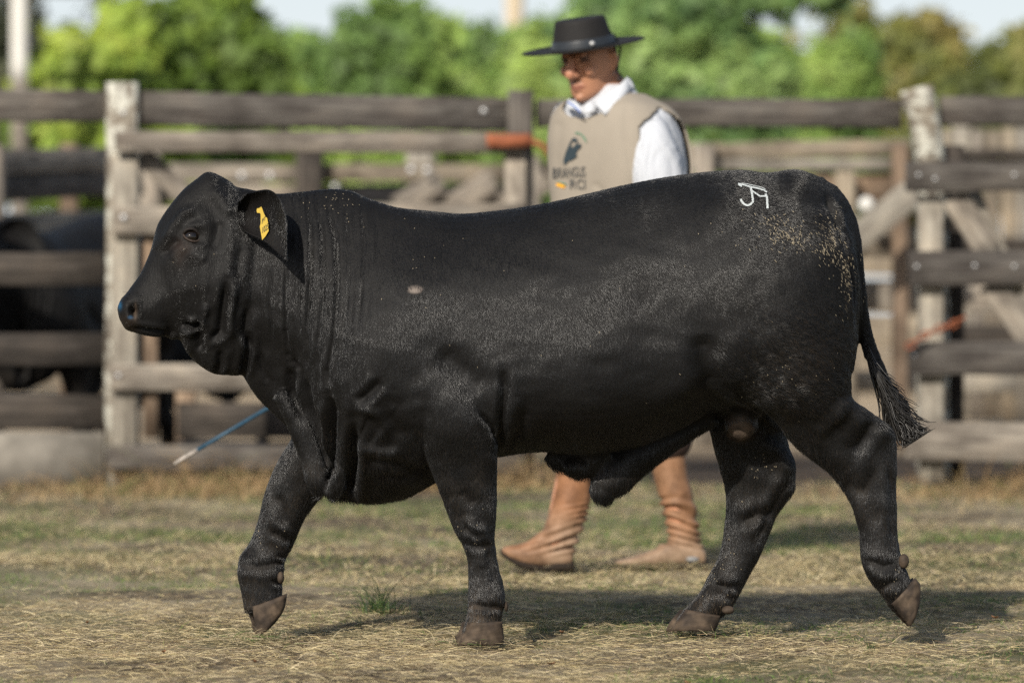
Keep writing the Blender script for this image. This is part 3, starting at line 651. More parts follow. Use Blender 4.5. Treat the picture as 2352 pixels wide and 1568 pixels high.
    # scrotum, sheath
    P.append(ellipsoid(W(1703, 962, BD-.01), (.043, .045, .055))); P.append(tube([W(1690, 880, BD), W(1703, 960, BD-.01)], [.045, .038], 14))
    P.append(tube([W(1640, 945, BD), W(1560, 985, BD), W(1480, 1030, BD), W(1425, 1075, BD), W(1392, 1116, BD), W(1386, 1136, BD)], [.030, .038, .050, .052, .044, .024], 16, 5, .75))
    P.append(tube([W(1400, 1030, BD), W(1345, 1050, BD), W(1300, 1050, BD), W(1262, 1032, BD)], [.06, .05, .04, .03], 14, 5, .6))
    P.append(tube([W(1300, 1058, BD), W(1325, 1075, BD), W(1352, 1082, BD)], [.02, .024, .018], 12, 4, .8))
    P.append(ellipsoid(W(1386, 1124, BD), (.036, .030, .034))); P.append(ellipsoid(W(1325, 1068, BD-.01), (.04, .03, .026)))
    # dewlap folds
    P.append(tube([W(640, 900, BD-.05), W(690, 985, BD-.05), W(712, 1050, BD-.05), W(726, 1095, BD-.05), W(745, 1132, BD-.045)], [.02, .03, .026, .03, .018], 12, 5, .9))
    P.append(tube([W(790, 880, BD-.10), W(786, 960, BD-.095), W(786, 1050, BD-.08), W(780, 1100, BD-.07), W(755, 1135, BD-.055)], [.015, .024, .022, .024, .016], 12, 5, .9))
    # tail
    P.append(tube([W(1868, 425, BD), W(1905, 455, BD), W(1934, 497, BD-.015), W(1952, 548, BD-.035), W(1964, 610, BD-.045), W(1973, 680, BD-.04), W(1983, 750, BD-.02), W(2000, 808, BD), W(2020, 852, BD), W(2040, 890, BD)],
        [.03, .034, .031, .027, .022, .0185, .0185, .018, .017, .010], 14, 5))
    return P
def ear_part(sgn):
    """a cupped drooping ear; sgn -1 is the ear on the camera side"""
    ns, ntt = 40, 29; k = np.linspace(0, 1, 6); sv = np.linspace(0, 1, ns); tv = np.linspace(0, 1, ntt)
    U = np.array([(532, 462), (556, 441), (596, 440), (631, 452), (650, 508), (652, 590)], float); Lo = np.array([(536, 518), (556, 536), (580, 548), (604, 562), (626, 578), (650, 594)], float)
    ux, uy, lx, ly = [pch(k, a, sv) for a in (U[:, 0], U[:, 1], Lo[:, 0], Lo[:, 1])]; front, back = [], []
    for i, q in enumerate(sv):
        f, b = [], []
        for t in tv:
            px, py = ux[i]*(1-t)+lx[i]*t, uy[i]*(1-t)+ly[i]*t; cup = np.sin(np.pi*t)**.8
            d = -.105 - .145*q**1.1 + .060*cup*(1-q)**.5*smst(0, .25, q+.1) - .012*(1-t)*smst(.2, .6, q); px = px + 1.5*math.sin(q*9+t*3); py = py + 2.0*math.sin(q*11 + 1)*(1-t) - 5*smst(.25, .5, q)*smst(.75, .5, q)*(1-t); th = .004 + .007*np.sin(np.pi*min(max(t, .02), .98)) + .006*(1-q)
            f.append(W(px, py, BD+d)); b.append(W(px + 5*cup, py + 2*cup, BD+d+th))
        front.append(f); back.append(b)
    front, back = np.array(front), np.array(back)
    if sgn > 0:
        front = front*np.array([1, -1, 1]) + np.array([0, 2*BD, 0]); back = back*np.array([1, -1, 1]) + np.array([0, 2*BD, 0])
    m = 2*ntt; R = np.stack([np.vstack([front[i], back[i][::-1]]) for i in range(ns)]); i_ = np.arange(ns-1)[:, None]*m; j_ = np.arange(m)[None, :]; j2 = (j_+1) % m
    return R.reshape(-1, 3), np.stack([i_+j_, i_+j2, i_+m+j2, i_+m+j_], -1).reshape(-1, 4)

CREASE = [ # picture polyline, width px, depth m (negative = ridge)
 ([(612, 610), (610, 700), (620, 790)], 5, .004), ([(654, 585), (650, 680), (652, 760), (662, 815)], 5, .007), ([(668, 450), (682, 520), (690, 620), (686, 720), (694, 800)], 4, .004),
 ([(702, 440), (714, 520), (712, 640), (704, 760), (712, 850)], 5, .006), ([(722, 440), (742, 540), (742, 680), (728, 800), (736, 880)], 4.5, .005), ([(745, 438), (770, 540), (775, 640), (768, 760), (752, 850), (758, 900)], 5.5, .008),
 ([(790, 445), (802, 560), (800, 680), (790, 790)], 4, .003), ([(828, 460), (838, 560), (832, 660), (824, 760)], 4, .003), ([(860, 470), (866, 560), (862, 640)], 4, .0022),
 ([(668, 440), (676, 470)], 3, .005), ([(684, 438), (694, 470)], 3, .005),
 ([(662, 815), (690, 850), (708, 905), (722, 960), (738, 1020), (752, 1062), (762, 1085)], 7, .015), ([(700, 860), (716, 930), (748, 1010)], 10, .012), ([(668, 835), (672, 900), (700, 960)], 12, .012),
 ([(757, 900), (762, 960), (764, 1040), (764, 1078), (752, 1100)], 6, .016), ([(812, 960), (812, 1050), (806, 1110), (796, 1140)], 10, .020), ([(770, 905), (770, 990), (766, 1060)], 14, .008),
 ([(800, 905), (830, 935), (868, 952), (888, 985), (880, 1010)], 9, -.004), ([(828, 975), (850, 985), (872, 1000)], 28, .008), ([(905, 900), (900, 960), (930, 1020)], 26, .007), ([(880, 870), (850, 900), (820, 925)], 10, .008),
 ([(1155, 840), (1159, 890), (1156, 940), (1150, 990), (1142, 1035)], 9, .011), ([(1185, 900), (1190, 950), (1178, 1000)], 10, -.004), ([(1096, 940), (1125, 975), (1138, 1010)], 6, .006), ([(1000, 800), (1060, 850), (1100, 905)], 30, .010), ([(1210, 930), (1190, 985), (1165, 1020)], 16, .006),
 ([(830, 1050), (880, 1060), (940, 1070), (990, 1082)], 10, .006), ([(860, 1085), (920, 1090), (980, 1078)], 8, .005), ([(820, 1020), (870, 1035), (930, 1035)], 9, -.006),
 ([(440, 730), (446, 780), (455, 810)], 10, .010), ([(462, 690), (452, 740), (440, 760)], 10, -.006), ([(505, 640), (500, 700), (494, 760), (470, 785)], 9, .007), ([(520, 640), (514, 720), (522, 780)], 9, -.004),
 ([(556, 700), (552, 760), (572, 800)], 9, .006), ([(496, 800), (500, 835), (492, 858)], 7, .005), ([(565, 770), (560, 820), (552, 865)], 8, .008), ([(590, 800), (600, 850), (615, 880)], 7, .004),
 ([(410, 742), (432, 752), (446, 745)], 6, .012), ([(300, 752), (340, 758), (385, 762)], 5, .006), ([(585, 830), (575, 780), (580, 720)], 12, -.003),
 ([(372, 556), (388, 520), (412, 492), (442, 478)], 9, -.005), ([(362, 590), (380, 566), (402, 548)], 9, .005), ([(460, 600), (440, 590), (415, 580)], 14, -.003), ([(490, 500), (484, 540), (474, 580)], 14, .005),
 ([(540, 560), (530, 610), (530, 640)], 10, .004), ([(470, 430), (500, 460), (520, 500)], 16, -.005),
 ([(1895, 452), (1916, 500), (1930, 545), (1940, 575)], 6, .014), ([(1936, 552), (1949, 610), (1958, 660), (1966, 760)], 5, .016), ([(1900, 440), (1925, 490), (1930, 540)], 7, -.004),
 ([(1640, 900), (1680, 908), (1730, 930), (1780, 975)], 9, -.006), ([(1650, 880), (1600, 930), (1520, 985)], 26, .008), ([(1610, 760), (1625, 840), (1640, 900)], 30, .014), ([(1480, 620), (1475, 720), (1500, 800)], 50, .004),
 ([(1960, 905), (1920, 960), (1870, 1000)], 12, -.004), ([(2010, 960), (1990, 1000), (1960, 1040)], 14, .008), ([(1930, 1100), (1960, 1120), (2000, 1130)], 20, .006), ([(1995, 1060), (2002, 1140), (2008, 1220)], 12, .005),
 ([(560, 1290), (600, 1300), (655, 1290)], 9, .003), ([(640, 1272), (660, 1276)], 4, .005), ([(635, 1288), (660, 1292)], 4, .005), ([(630, 1330), (655, 1340)], 5, .005),
 ([(1120, 1250), (1128, 1300), (1140, 1345)], 9, .006), ([(1062, 1200), (1085, 1222), (1120, 1230)], 8, .004), ([(1050, 1235), (1085, 1250), (1130, 1250)], 7, .004), ([(1078, 1190), (1100, 1215), (1112, 1240)], 9, -.005), ([(625, 1215), (650, 1230), (672, 1240)], 8, .005), ([(640, 1130), (650, 1170), (655, 1210)], 10, .005), ([(2040, 1060), (2050, 1120), (2048, 1200), (2056, 1260)], 9, .006), ([(1820, 1090), (1795, 1130), (1765, 1190), (1735, 1250)], 10, .006), ([(1985, 1280), (2030, 1300), (2062, 1290)], 9, .004), ([(1640, 1340), (1675, 1345), (1700, 1340)], 8, .005), ([(1985, 1330), (2020, 1345), (2075, 1330)], 8, .004), ([(1110, 1290), (1116, 1340)], 12, .004), ([(1060, 1120), (1090, 1160)], 14, .004), ([(1080, 1385), (1120, 1392), (1158, 1390)], 6, .004),
 ([(1745, 1010), (1790, 1040), (1815, 1090)], 14, -.005), ([(1700, 1200), (1740, 1180), (1780, 1170)], 12, .006), ([(1640, 1330), (1660, 1360), (1690, 1370)], 10, .004)]
BULGE = [ # cx, cy, rx, ry, height m
 (920, 690, 120, 200, .020), (860, 800, 80, 90, .014), (1740, 640, 150, 150, .018), (1760, 800, 110, 110, .012), (1060, 960, 90, 90, .012), (1250, 700, 130, 200, -.006), (1330, 820, 200, 110, .010), (1640, 480, 60, 50, .010),
 (1560, 620, 80, 170, -.006), (1850, 700, 90, 160, .012), (1880, 850, 90, 90, .010), (1330, 480, 150, 40, .006), (1010, 560, 90, 80, -.008), (1690, 450, 70, 40, .006), (1830, 430, 40, 40, .008), (1780, 460, 60, 50, -.006),
 (505, 660, 45, 70, .007), (452, 655, 16, 60, .005), (425, 690, 22, 40, -.005), (352, 640, 30, 40, -.003), (540, 690, 60, 90, .006), (440, 542, 24, 20, -.008), (438, 518, 28, 10, .005), (440, 566, 30, 9, .005), (415, 640, 50, 60, -.004), (390, 690, 40, 40, .004), (470, 640, 40, 60, .004), (420, 455, 35, 30, .004), (480, 470, 30, 40, -.005), (568, 478, 22, 26, -.016), (582, 500, 24, 24, -.014),
 (298, 713, 10, 14, -.034), (310, 700, 8, 26, .004), (1430, 960, 120, 50, -.006), (2030, 980, 26, 30, .005), (1088, 1215, 30, 24, .006), (630, 1190, 30, 30, .005), (580, 1300, 30, 30, .004), (1128, 1365, 22, 18, .005), (1800, 1090, 22, 40, .006), (560, 478, 18, 22, .006)]
def make_bull():
    V, T = merge(bull_parts())
    V, Q, e = remesh(V, T, 0.0042, 16, 0.5)
    P = tri_px(V); Nn = normals(V, Q)
    # plain smoothing where the parts join
    mk = np.clip(smst(1480, 1560, P[:, 0])*smst(975, 940, P[:, 0]*0 + P[:, 1])*smst(1950, 1920, P[:, 0])*smst(400, 430, P[:, 1]) + smst(820, 870, P[:, 0])*smst(1170, 1130, P[:, 0])*smst(520, 560, P[:, 1])*smst(930, 880, P[:, 1]) + smst(440, 480, P[:, 0])*smst(640, 600, P[:, 0])*smst(560, 520, P[:, 1])*(P[:, 1] < 470)*.3, 0, 1)
    mk *= 1 - smst(1890, 1920, P[:, 0])
    V = smooth_v(V, e, 3, 0.5)
    for _ in range(40): V = smooth_v(V, e, 3, 0.6, mk)
    P = tri_px(V); Nn = normals(V, Q); near = smst(0.02, 0.35, -Nn[:, 1]); disp = np.zeros(len(V))
    for cx, cy, rx, ry, h in BULGE:
        q = ((P[:, 0]-cx)/rx)**2 + ((P[:, 1]-cy)/ry)**2; disp += h*np.exp(-q*1.4)
    side = np.where((P[:, 0] < 1900) & (P[:, 1] > 960) & (P[:, 0] > 1500), 1.0, 1.0)
    for poly, wd, dp in CREASE:
        a = np.array(poly); bb = (P[:, 0] > a[:, 0].min()-4*wd) & (P[:, 0] < a[:, 0].max()+4*wd) & (P[:, 1] > a[:, 1].min()-4*wd) & (P[:, 1] < a[:, 1].max()+4*wd)
        idx = np.where(bb)[0]
        if not len(idx): continue
        d, at = seg_dist(P[idx], poly); tap = np.clip(np.minimum(at, 1-at)*5, 0.15, 1)
        prof = np.exp(-(d/(wd*(.72 if wd < 6 else 1)))**2) - 0.35*np.exp(-((d-2.2*wd)/(1.2*wd))**2)
        disp[idx] -= dp*prof*tap*(1.1 if (wd < 6 and a[:, 1].min() < 700 and a[0, 0] > 600) else (1.8 if a[:, 0].max() < 575 and a[:, 1].max() < 900 else 1.2))
    # fine lumps, long soft neck wrinkles, crinkled hair of the rear leg
    wr = np.sin(P[:, 0]*0.33 + 1.6*np.sin(P[:, 1]*0.011) + 0.8*vnoise(P*0.02, 4)); disp += 0.0006*wr*smst(600, 660, P[:, 0])*smst(960, 820, P[:, 0])*smst(430, 480, P[:, 1])*smst(960, 840, P[:, 1])
    disp += 0.0009*vnoise(P*0.055, 6) + 0.0006*vnoise(P*0.12, 61)
    cr = vnoise(P*np.array([0.16, 0.42]), 16); disp += 0.0012*cr*np.exp(-(((P[:, 0]-1840)/130)**2 + ((P[:, 1]-830)/130)**2))
    V = V + Nn*(disp*near)[:, None]
    V = smooth_v(V, e, 1, 0.15)
    nb = len(V); (Va, Qa), (Vb, Qb) = ear_part(-1), ear_part(1); Qb = Qb[:, ::-1]; V = np.vstack([V, Va, Vb]); Q = np.vstack([Q, Qa+nb, Qb+nb+len(Va)]); P = tri_px(V)
    # the head turns a little towards the camera
    a = 0.15*smst(700, 520, P[:, 0]); xp = W(600, 0, BD)[0]; rx, ry = V[:, 0]-xp, V[:, 1]-BD
    nx = rx*np.cos(a) - ry*np.sin(a); ny = ry*np.cos(a) + rx*np.sin(a); V[:, 0] = xp+nx; V[:, 1] = BD+ny
    # markings that belong to the hide, and some light and shade painted in
    P2 = tri_px(V); Nn = normals(V, Q); near = smst(0.0, 0.2, -Nn[:, 1])
    c = np.tile(np.array([0.0052, 0.0049, 0.0049]), (len(V), 1))
    def paint(mask, col): c[:] = c*(1-mask[:, None]) + np.array(col)*mask[:, None]
    def g(cx, cy, rx, ry, s=2.0): return np.exp(-(((P2[:, 0]-cx)/rx)**2 + ((P2[:, 1]-cy)/ry)**2)**s)*near
    paint(g(953, 665, 17, 9, 3), (0.16, 0.135, 0.12))                        # bald scar on the shoulder
    paint(0.4*g(418, 566, 22, 18, 1), (0.035, 0.023, 0.018)); paint(0.35*g(412, 590, 12, 22, 1), (0.03, 0.021, 0.017))
    paint(smst(1030, 1090, P2[:, 1])*0.35*(0.5+0.5*vnoise(P2*0.05, 77)), (0.03, 0.024, 0.018))
    paint(0.5*smst(1350, 1420, P2[:, 1])*(0.5+0.5*vnoise(P2*0.08, 78)), (0.10, 0.072, 0.048))
    paint(0.9*g(1703, 985, 38, 30, 2)*(0.7+.3*vnoise(P2*np.array([.12, .3]), 79)), (0.10, 0.075, 0.058))
    paint(np.exp(-((P2[:, 0]-275)/4.5)**2 - ((P2[:, 1]-701)/9)**2)*0.8, (0.006, 0.085, 0.19)); paint(.8*g(299, 729, 6, 4), (0.006, 0.08, 0.19)); paint(.85*g(299, 713, 8, 9), (.003, .003, .003)); paint(.6*np.exp(-((P2[:, 0]-290)/26)**4 - ((P2[:, 1]-745)/22)**4), (.022, .016, .012)); paint(0.35*g(311, 715, 4, 20), (0.16, 0.12, 0.09))  # near-black spot puts the nostril's shade into the colour
    paint(0.35*g(1335, 1068, 30, 20, 1), (0.05, 0.04, 0.03))  # light on the front sheath lobe, painted as paler brown
    inner = np.zeros(len(V)); ne = 40*58; inner[nb:nb+ne] = (np.tile(np.arange(58), 40) < 29); paint(0.5*inner*smst(640, 590, P2[:, 0]), (0.006, 0.0045, 0.004))  # inner ear brown, painted darker for the shade in its cup
    global EAR0; EAR0 = nb
    me = mesh_np('bull', V, Q, True, M_hide); set_col(me, c)
    o = link('bull', me)
    tag(o, 'big black bull walking left across the straw with yellow ear tag and white brand', 'bull', 'black cattle')
    o.data.update()
    return o, V, Q, e, Nn, P2
bull, BV, BQ, BE, BN, BP = make_bull()
bull_bvh = BVHTree.FromPolygons([tuple(v) for v in BV], BQ.tolist())
cam_o = Vector((0, 0, CH))
def hit(bvh, px, py):
    d = Vector(((px-CX)/F, 1, -(py-HY)/F)).normalized(); r = bvh.ray_cast(cam_o, d); return r[0], r[1]

def part(name, V, T, mat, parent, smooth=True, label=None):
    o = link(name, mesh_np(name, V, T, smooth, mat), parent); o.location = -world_loc(parent)
    if label: o['label'] = label
    return o
# eyes, with lids
for sx in (-1, 1):
    p, n_ = hit(bull_bvh, 441, 542)
    if sx > 0:      # mirror through the head's own plane
        a = 0.15; n_h = Vector((-math.sin(a), math.cos(a), 0)); pv = Vector((W(600, 0, BD)[0], BD, 0)); n_h = Vector((-math.sin(a), -math.cos(a), 0)) * -1
        p = p - 2*((p-pv).dot(n_h))*n_h; n_ = n_ - 2*n_.dot(n_h)*n_h
    V, T = ellipsoid(p - n_*0.012, (.0225, .0225, .019), 16); part('eye', V, T, M_eye, bull)
    if sx < 0:
        u = Vector((1, 0, 0)) - n_*n_.x; u.normalize(); v = n_.cross(u); v = v if v.z > 0 else -v; u = Vector((u.x, u.y, u.z))
        for nm, sg, mt in (('eyelid', 1, M_hide), ('eyelid', -1, M_hide)):
            pts = []
            for k in range(11):
                t = -1 + 2*k/10; pts.append(p + u*(t*.022) + v*(sg*(0.0165 if sg > 0 else .0145)*(1-t*t)**.6 - .004*t) + n_*(.007 - .008*t*t))
            V, T = tube(pts, [.002] + [.0042 if sg > 0 else .003]*9 + [.002], 8, 2); ob = part(nm, V, T, mt, bull)
            set_col(ob.data, np.tile((0.016, .013, .012) if sg > 0 else (.035, .026, .022), (len(V), 1)))
# hooves and dewclaws
def claws(rings, yc, spread=.028, hd=.0265, name='hoof'):
    parts = []
    for s in (-1, 1):
        A = np.array(rings, float); c_, s_ = sup(18, 2.6); R = []; D = BD + yc + s*spread
        k = np.arange(len(A)); t = np.linspace(0, len(A)-1, (len(A)-1)*3+1); A = np.stack([pch(k, A[:, q], t) for q in range(5)], -1)
        for a in A:
            wd_ = a[2]-a[0]; p0, p1 = np.array(W(a[0] + (wd_*.10 if s < 0 else -4), a[1], D)), np.array(W(a[2] - (0 if s < 0 else wd_*.12), a[3], D))
            R.append((p0+p1)/2 + np.outer(c_, (p0-p1)/2) + np.outer(s_*hd*a[4], [0, 1, 0]))
        parts.append(loft(R))
    V, T = merge(parts); V = V + 0.0012*vnoise(V*70, 5)[:, None] + .0007*np.sin(V[:, 2:3]*620 + V[:, 0:1]*140)
    o = part(name, V, T, M_hoof, bull); Pq = tri_px(V)
    base = np.array([0.082, 0.059, 0.040]); dk = np.array([0.03, 0.022, 0.017]); m = np.clip(0.42+0.55*vnoise(Pq*0.09, 3)+.35*vnoise(Pq*.25, 4), 0, 1)[:, None]
    set_col(o.data, base*m + dk*(1-m)); return o
claws([(1064, 1428, 1155, 1426, 1.05), (1059, 1446, 1156, 1446, 1.08), (1048, 1464, 1157, 1464, 1.1), (1041, 1479, 1156, 1479, 1.1)], -.17)
claws([(571, 1392, 658, 1364, 1.0), (577, 1416, 655, 1394, 1.02), (582, 1438, 637, 1424, .95), (586, 1453, 616, 1446, .8), (589, 1464, 597, 1461, .5)], .14)
claws([(2040, 1386, 2104, 1326, 1.0), (2053, 1402, 2115, 1348, 1.02), (2068, 1418, 2113, 1380, .95), (2080, 1430, 2106, 1408, .8), (2088, 1437, 2098, 1428, .5)], -.10)
claws([(1566, 1398, 1655, 1412, 1.0), (1552, 1415, 1652, 1428, 1.05), (1540, 1432, 1648, 1438, 1.08), (1534, 1447, 1643, 1447, 1.05)], .14)
for (px, py, yc, r1, r2) in ((645, 1326, .105, 8, 14), (2076, 1288, -.14, 12, 17), (1672, 1400, .10, 15, 10), (1163, 1392, -.18, 5, 12)):
    D = BD+yc; V, T = ellipsoid(W(px, py, D), (r1*D/F, .016, r2*D/F), 10); o = part('dewclaw', V, T, M_hoof, bull)
    set_col(o.data, np.tile((.058, .042, .030), (len(V), 1)))
# tail tuft of long wavy strands
def tail_tuft():
    parts = []; r = np.random.default_rng(3)
    cl = np.array([(1988, 790), (2010, 848), (2040, 905), (2062, 955), (2086, 992), (2096, 1010)], float)
    for i in range(560):
        s0 = r.uniform(0.0, 0.75); s1 = min(1.08, s0 + r.uniform(.3, .62)); off = r.normal(0, 1); yd = r.normal(0, .014); ph = r.uniform(0, 6.28); pts = []
        for k in range(7):
            q = k/6; s = (s0+(s1-s0)*q)*5; x = np.interp(s, range(6), cl[:, 0]) + max(0, s-5)*12; y = np.interp(s, range(6), cl[:, 1]) + max(0, s-5)*10
            wd = np.interp(s, range(6), [11, 17, 28, 36, 38, 32]); of = off*wd*0.55*(0.35+0.65*q) + 4.0*np.sin(ph*.6 + q*7)*q
            cu = (q**3)*r.uniform(-4, 10)
            pts.append(W(x + of*.84 + cu*1.5, y - of*.54 - cu, BD - .01 + yd*(0.3+q)))
        parts.append(tube(pts, [.0016, .0018, .0018, .0017, .0014, .0010, .0004], 4, 2))
    V, T = merge(parts); m = plain('tail_hair', (0.012, 0.0105, 0.009), 0.38, 0.5, 0.4, 60); part('tail_tuft', V, T, m, bull)
tail_tuft()
# hoof-side data for the coat: short hair over the hide
def coat():
    A = BV[BQ]; ar = np.linalg.norm(np.cross(A[:, 1]-A[:, 0], A[:, 3]-A[:, 0]), axis=1); fn = BN[BQ].mean(1)
    wgt = ar*np.where(fn[:, 1] < 0.35, 1.0, 0.12); wgt *= np.where(BP[BQ[:, 0], 0] < 312, 0.15, 1); n = 480000
    k_ = BQ[:, 0] - EAR0; wgt[(k_ >= 0)] *= 1.6; wgt[(k_ >= 0) & (k_ < 2320) & (k_ % 58 < 29)] *= .35; f = rng.choice(len(BQ), n, p=wgt/wgt.sum()); u, v = rng.random((2, n, 1))
    P = (A[f, 0]*(1-u)+A[f, 1]*u)*(1-v) + (A[f, 3]*(1-u)+A[f, 2]*u)*v; nn = fn[f]; nn /= np.linalg.norm(nn, axis=1, keepdims=True)
    px = tri_px(P); X, Y = px[:, 0], px[:, 1]
    keep = ~(((np.abs(X-441) < 17) & (np.abs(Y-541) < 14)) | ((X < 316) & (np.abs(Y-712) < 26)) | (((X-953)/17)**2 + ((Y-665)/9)**2 < .8) | ((((X-1703)/36)**2 + ((Y-988)/26)**2 < 1) & (P[:, 1] > 9.85))); P, nn, X, Y, n = P[keep], nn[keep], X[keep], Y[keep], keep.sum()
    # lie of the hair: down the neck and shoulder, down and back on the flank, back on the rump, down the legs
    fl = smst(1000, 1500, X)*smst(1000, 900, Y); hd = smst(560, 480, X)
    ang = -1.50 + 0.10*vnoise(np.stack([X, Y], -1)*0.006, 41) + fl*(0.55 + 0.35*smst(1500, 1850, X)) + hd*0.9
    XY = np.stack([X, Y], -1); lock = vnoise(XY*np.array([0.55, 0.085]), 51) + 0.8*vnoise(XY*np.array([1.3, 0.2]), 52)
    curl = np.exp(-(((X-412)/34)**2 + ((Y-492)/26)**2)) + .8*np.exp(-(((X-455)/22)**2 + ((Y-606)/18)**2)) + .5*np.exp(-(((X-350)/40)**2 + ((Y-756)/14)**2))
    ang += 0.20*vnoise(XY*0.03, 42) + 0.06*lock + rng.normal(0, 0.07, n) + curl*rng.normal(0, .5, n) + 0.5*vnoise(np.stack([X, Y], -1)*0.11, 43)*np.exp(-(((X-1840)/140)**2 + ((Y-840)/140)**2))
    d = np.stack([np.cos(ang), rng.normal(0, .1, n), np.sin(ang)], -1); d -= nn*(d*nn).sum(1, keepdims=True); d /= np.linalg.norm(d, axis=1, keepdims=True)
    belly = smst(0.2, 0.7, -nn[:, 2])*smst(960, 1020, Y)
    ln = (0.0115 + 0.001*smst(1000, 1150, Y) + 0.009*np.exp(-(((X-1840)/140)**2 + ((Y-840)/140)**2)) + .012*belly*rng.random(n))*rng.uniform(.6, 1.25, n)
    ln *= np.where(X < 520, 0.5, np.where((X < 900) & (Y < 1000), 0.75, 1.0))
    lift = np.clip(0.12 + 0.04*lock, 0.03, 1) + 0.30*belly + 0.04*smst(1000, 1150, Y) + np.abs(rng.normal(0, .06, n)) + .25*curl*rng.random(n)
    K = 3; pts = np.zeros((n, K, 3))
    for k in range(K):
        s = k/(K-1); pts[:, k] = P + d*(ln*s)[:, None] + nn*(ln*lift*(s-0.35*s*s))[:, None] - nn*0.0006
    hc = bpy.data.hair_curves.new('coat'); hc.add_curves([K]*int(n)); hc.attributes['position'].data.foreach_set('vector', pts.astype(np.float32).ravel())
    ra = hc.attributes.get('radius') or hc.attributes.new('radius', 'FLOAT', 'POINT')
    rr = np.tile(np.array([.00030, .00025, .00008], np.float32), n)
    ra.data.foreach_set('value', rr); hc.materials.append(M_hair)
    ct = np.tile(np.array([.0034, .0033, .0035]), (n, 1)); bn = vnoise(XY*0.03, 71)
    def dust(mask, c_): ct[:] = np.where((rng.random(n) < mask)[:, None], np.array(c_)*rng.uniform(.5, 1.2, (n, 1)), ct)
    dust(.14*np.clip(.4+.6*bn, 0, 1)*smst(900, 1050, Y), (.024, .017, .012)); dust(.45*np.exp(-(((X-1840)/110)**2 + ((Y-840)/110)**2)), (.028, .020, .013))
    strk = np.clip(.25 + .8*vnoise(XY*np.array([.20, .13]), 72), 0, 1)
    dust(.75*strk*np.exp(-(((X-1806)/46)**2 + ((Y-542-(X-1806)*.45)/17)**2)), (.19, .155, .105)); dust(.8*strk*np.exp(-(((X-1903)/20)**2 + ((Y-548-(X-1903)*1.2)/30)**2)), (.20, .165, .11)); dust(.55*strk*np.exp(-(((X-1944)/12)**2 + ((Y-640)/50)**2)), (.19, .155, .105))
    dust(.3*np.exp(-(((X-418)/24)**2 + ((Y-576)/28)**2)), (.022, .015, .012)); dust(.14*smst(1330, 1420, Y), (.10, .075, .05))
    ca = hc.attributes.new('tint', 'FLOAT_COLOR', 'POINT'); c4 = np.ones((n*K, 4), np.float32); c4[:, :3] = np.repeat(ct, K, 0); ca.data.foreach_set('color', c4.ravel())
    o = bpy.data.objects.new('coat', hc); COL.objects.link(o); o.parent = bull; o['kind'] = 'stuff'
coat()
# white brand on the hip, projected on the hide
def strip(bvh, polys, off=.002):
    V, T = [], []
    for poly, wd in polys:
        wd = wd*.8; poly = np.array(poly, float); L_ = np.concatenate([[0], np.cumsum(np.linalg.norm(np.diff(poly, axis=0), axis=1))]); s = np.linspace(0, L_[-1], max(3, int(L_[-1]/2)))
        c = np.stack([np.interp(s, L_, poly[:, 0]), np.interp(s, L_, poly[:, 1])], -1); t = np.gradient(c, axis=0); t /= np.linalg.norm(t, axis=1, keepdims=True); nn = np.stack([-t[:, 1], t[:, 0]], -1)
        b = len(V); jit = rng.normal(0, .25, (len(s), 2))
        for i in range(len(s)):
            for q in (0, 1):
                x = c[i] + nn[i]*wd/2*(1 if q else -1) + jit[i]; p, n_ = hit(bvh, x[0], x[1]); V.append(tuple(p + n_*off))
        for i in range(len(s)-1): T += [(b+2*i, b+2*i+1, b+2*i+3), (b+2*i, b+2*i+3, b+2*i+2)]
    return np.array(V), np.array(T)
def q2(x, y): return ((1780 + x/15.68)*.9408, (430 + y/15.68)*.9408)
BR = [([q2(340, 330), q2(560, 380), q2(760, 440), q2(1050, 500), q2(1340, 580), q2(1430, 650)], 4.2), ([q2(480, 310), q2(800, 370), q2(1300, 490), q2(1380, 560)], 1.6), ([q2(360, 340), q2(400, 400), q2(480, 430)], 4),
      ([q2(810, 460), q2(850, 650), q2(890, 900), q2(900, 1020), q2(800, 1130), q2(680, 1160), q2(560, 1110), q2(470, 1000), q2(440, 920)], 5.6),
      ([q2(860, 600), q2(1020, 700), q2(1170, 810), q2(1300, 800), q2(1400, 800)], 4.2), ([q2(1380, 720), q2(1430, 850), q2(1450, 1050), q2(1470, 1280)], 6.0)]
V, T = strip(bull_bvh, BR, .0036); M_brand = plain('white_brand_hair', (0.42, 0.45, 0.45), 0.7, 0.2, 0.6, 420); part('brand_mark', V, T, M_brand, bull, False, 'white freeze brand of joined letters on the hip')
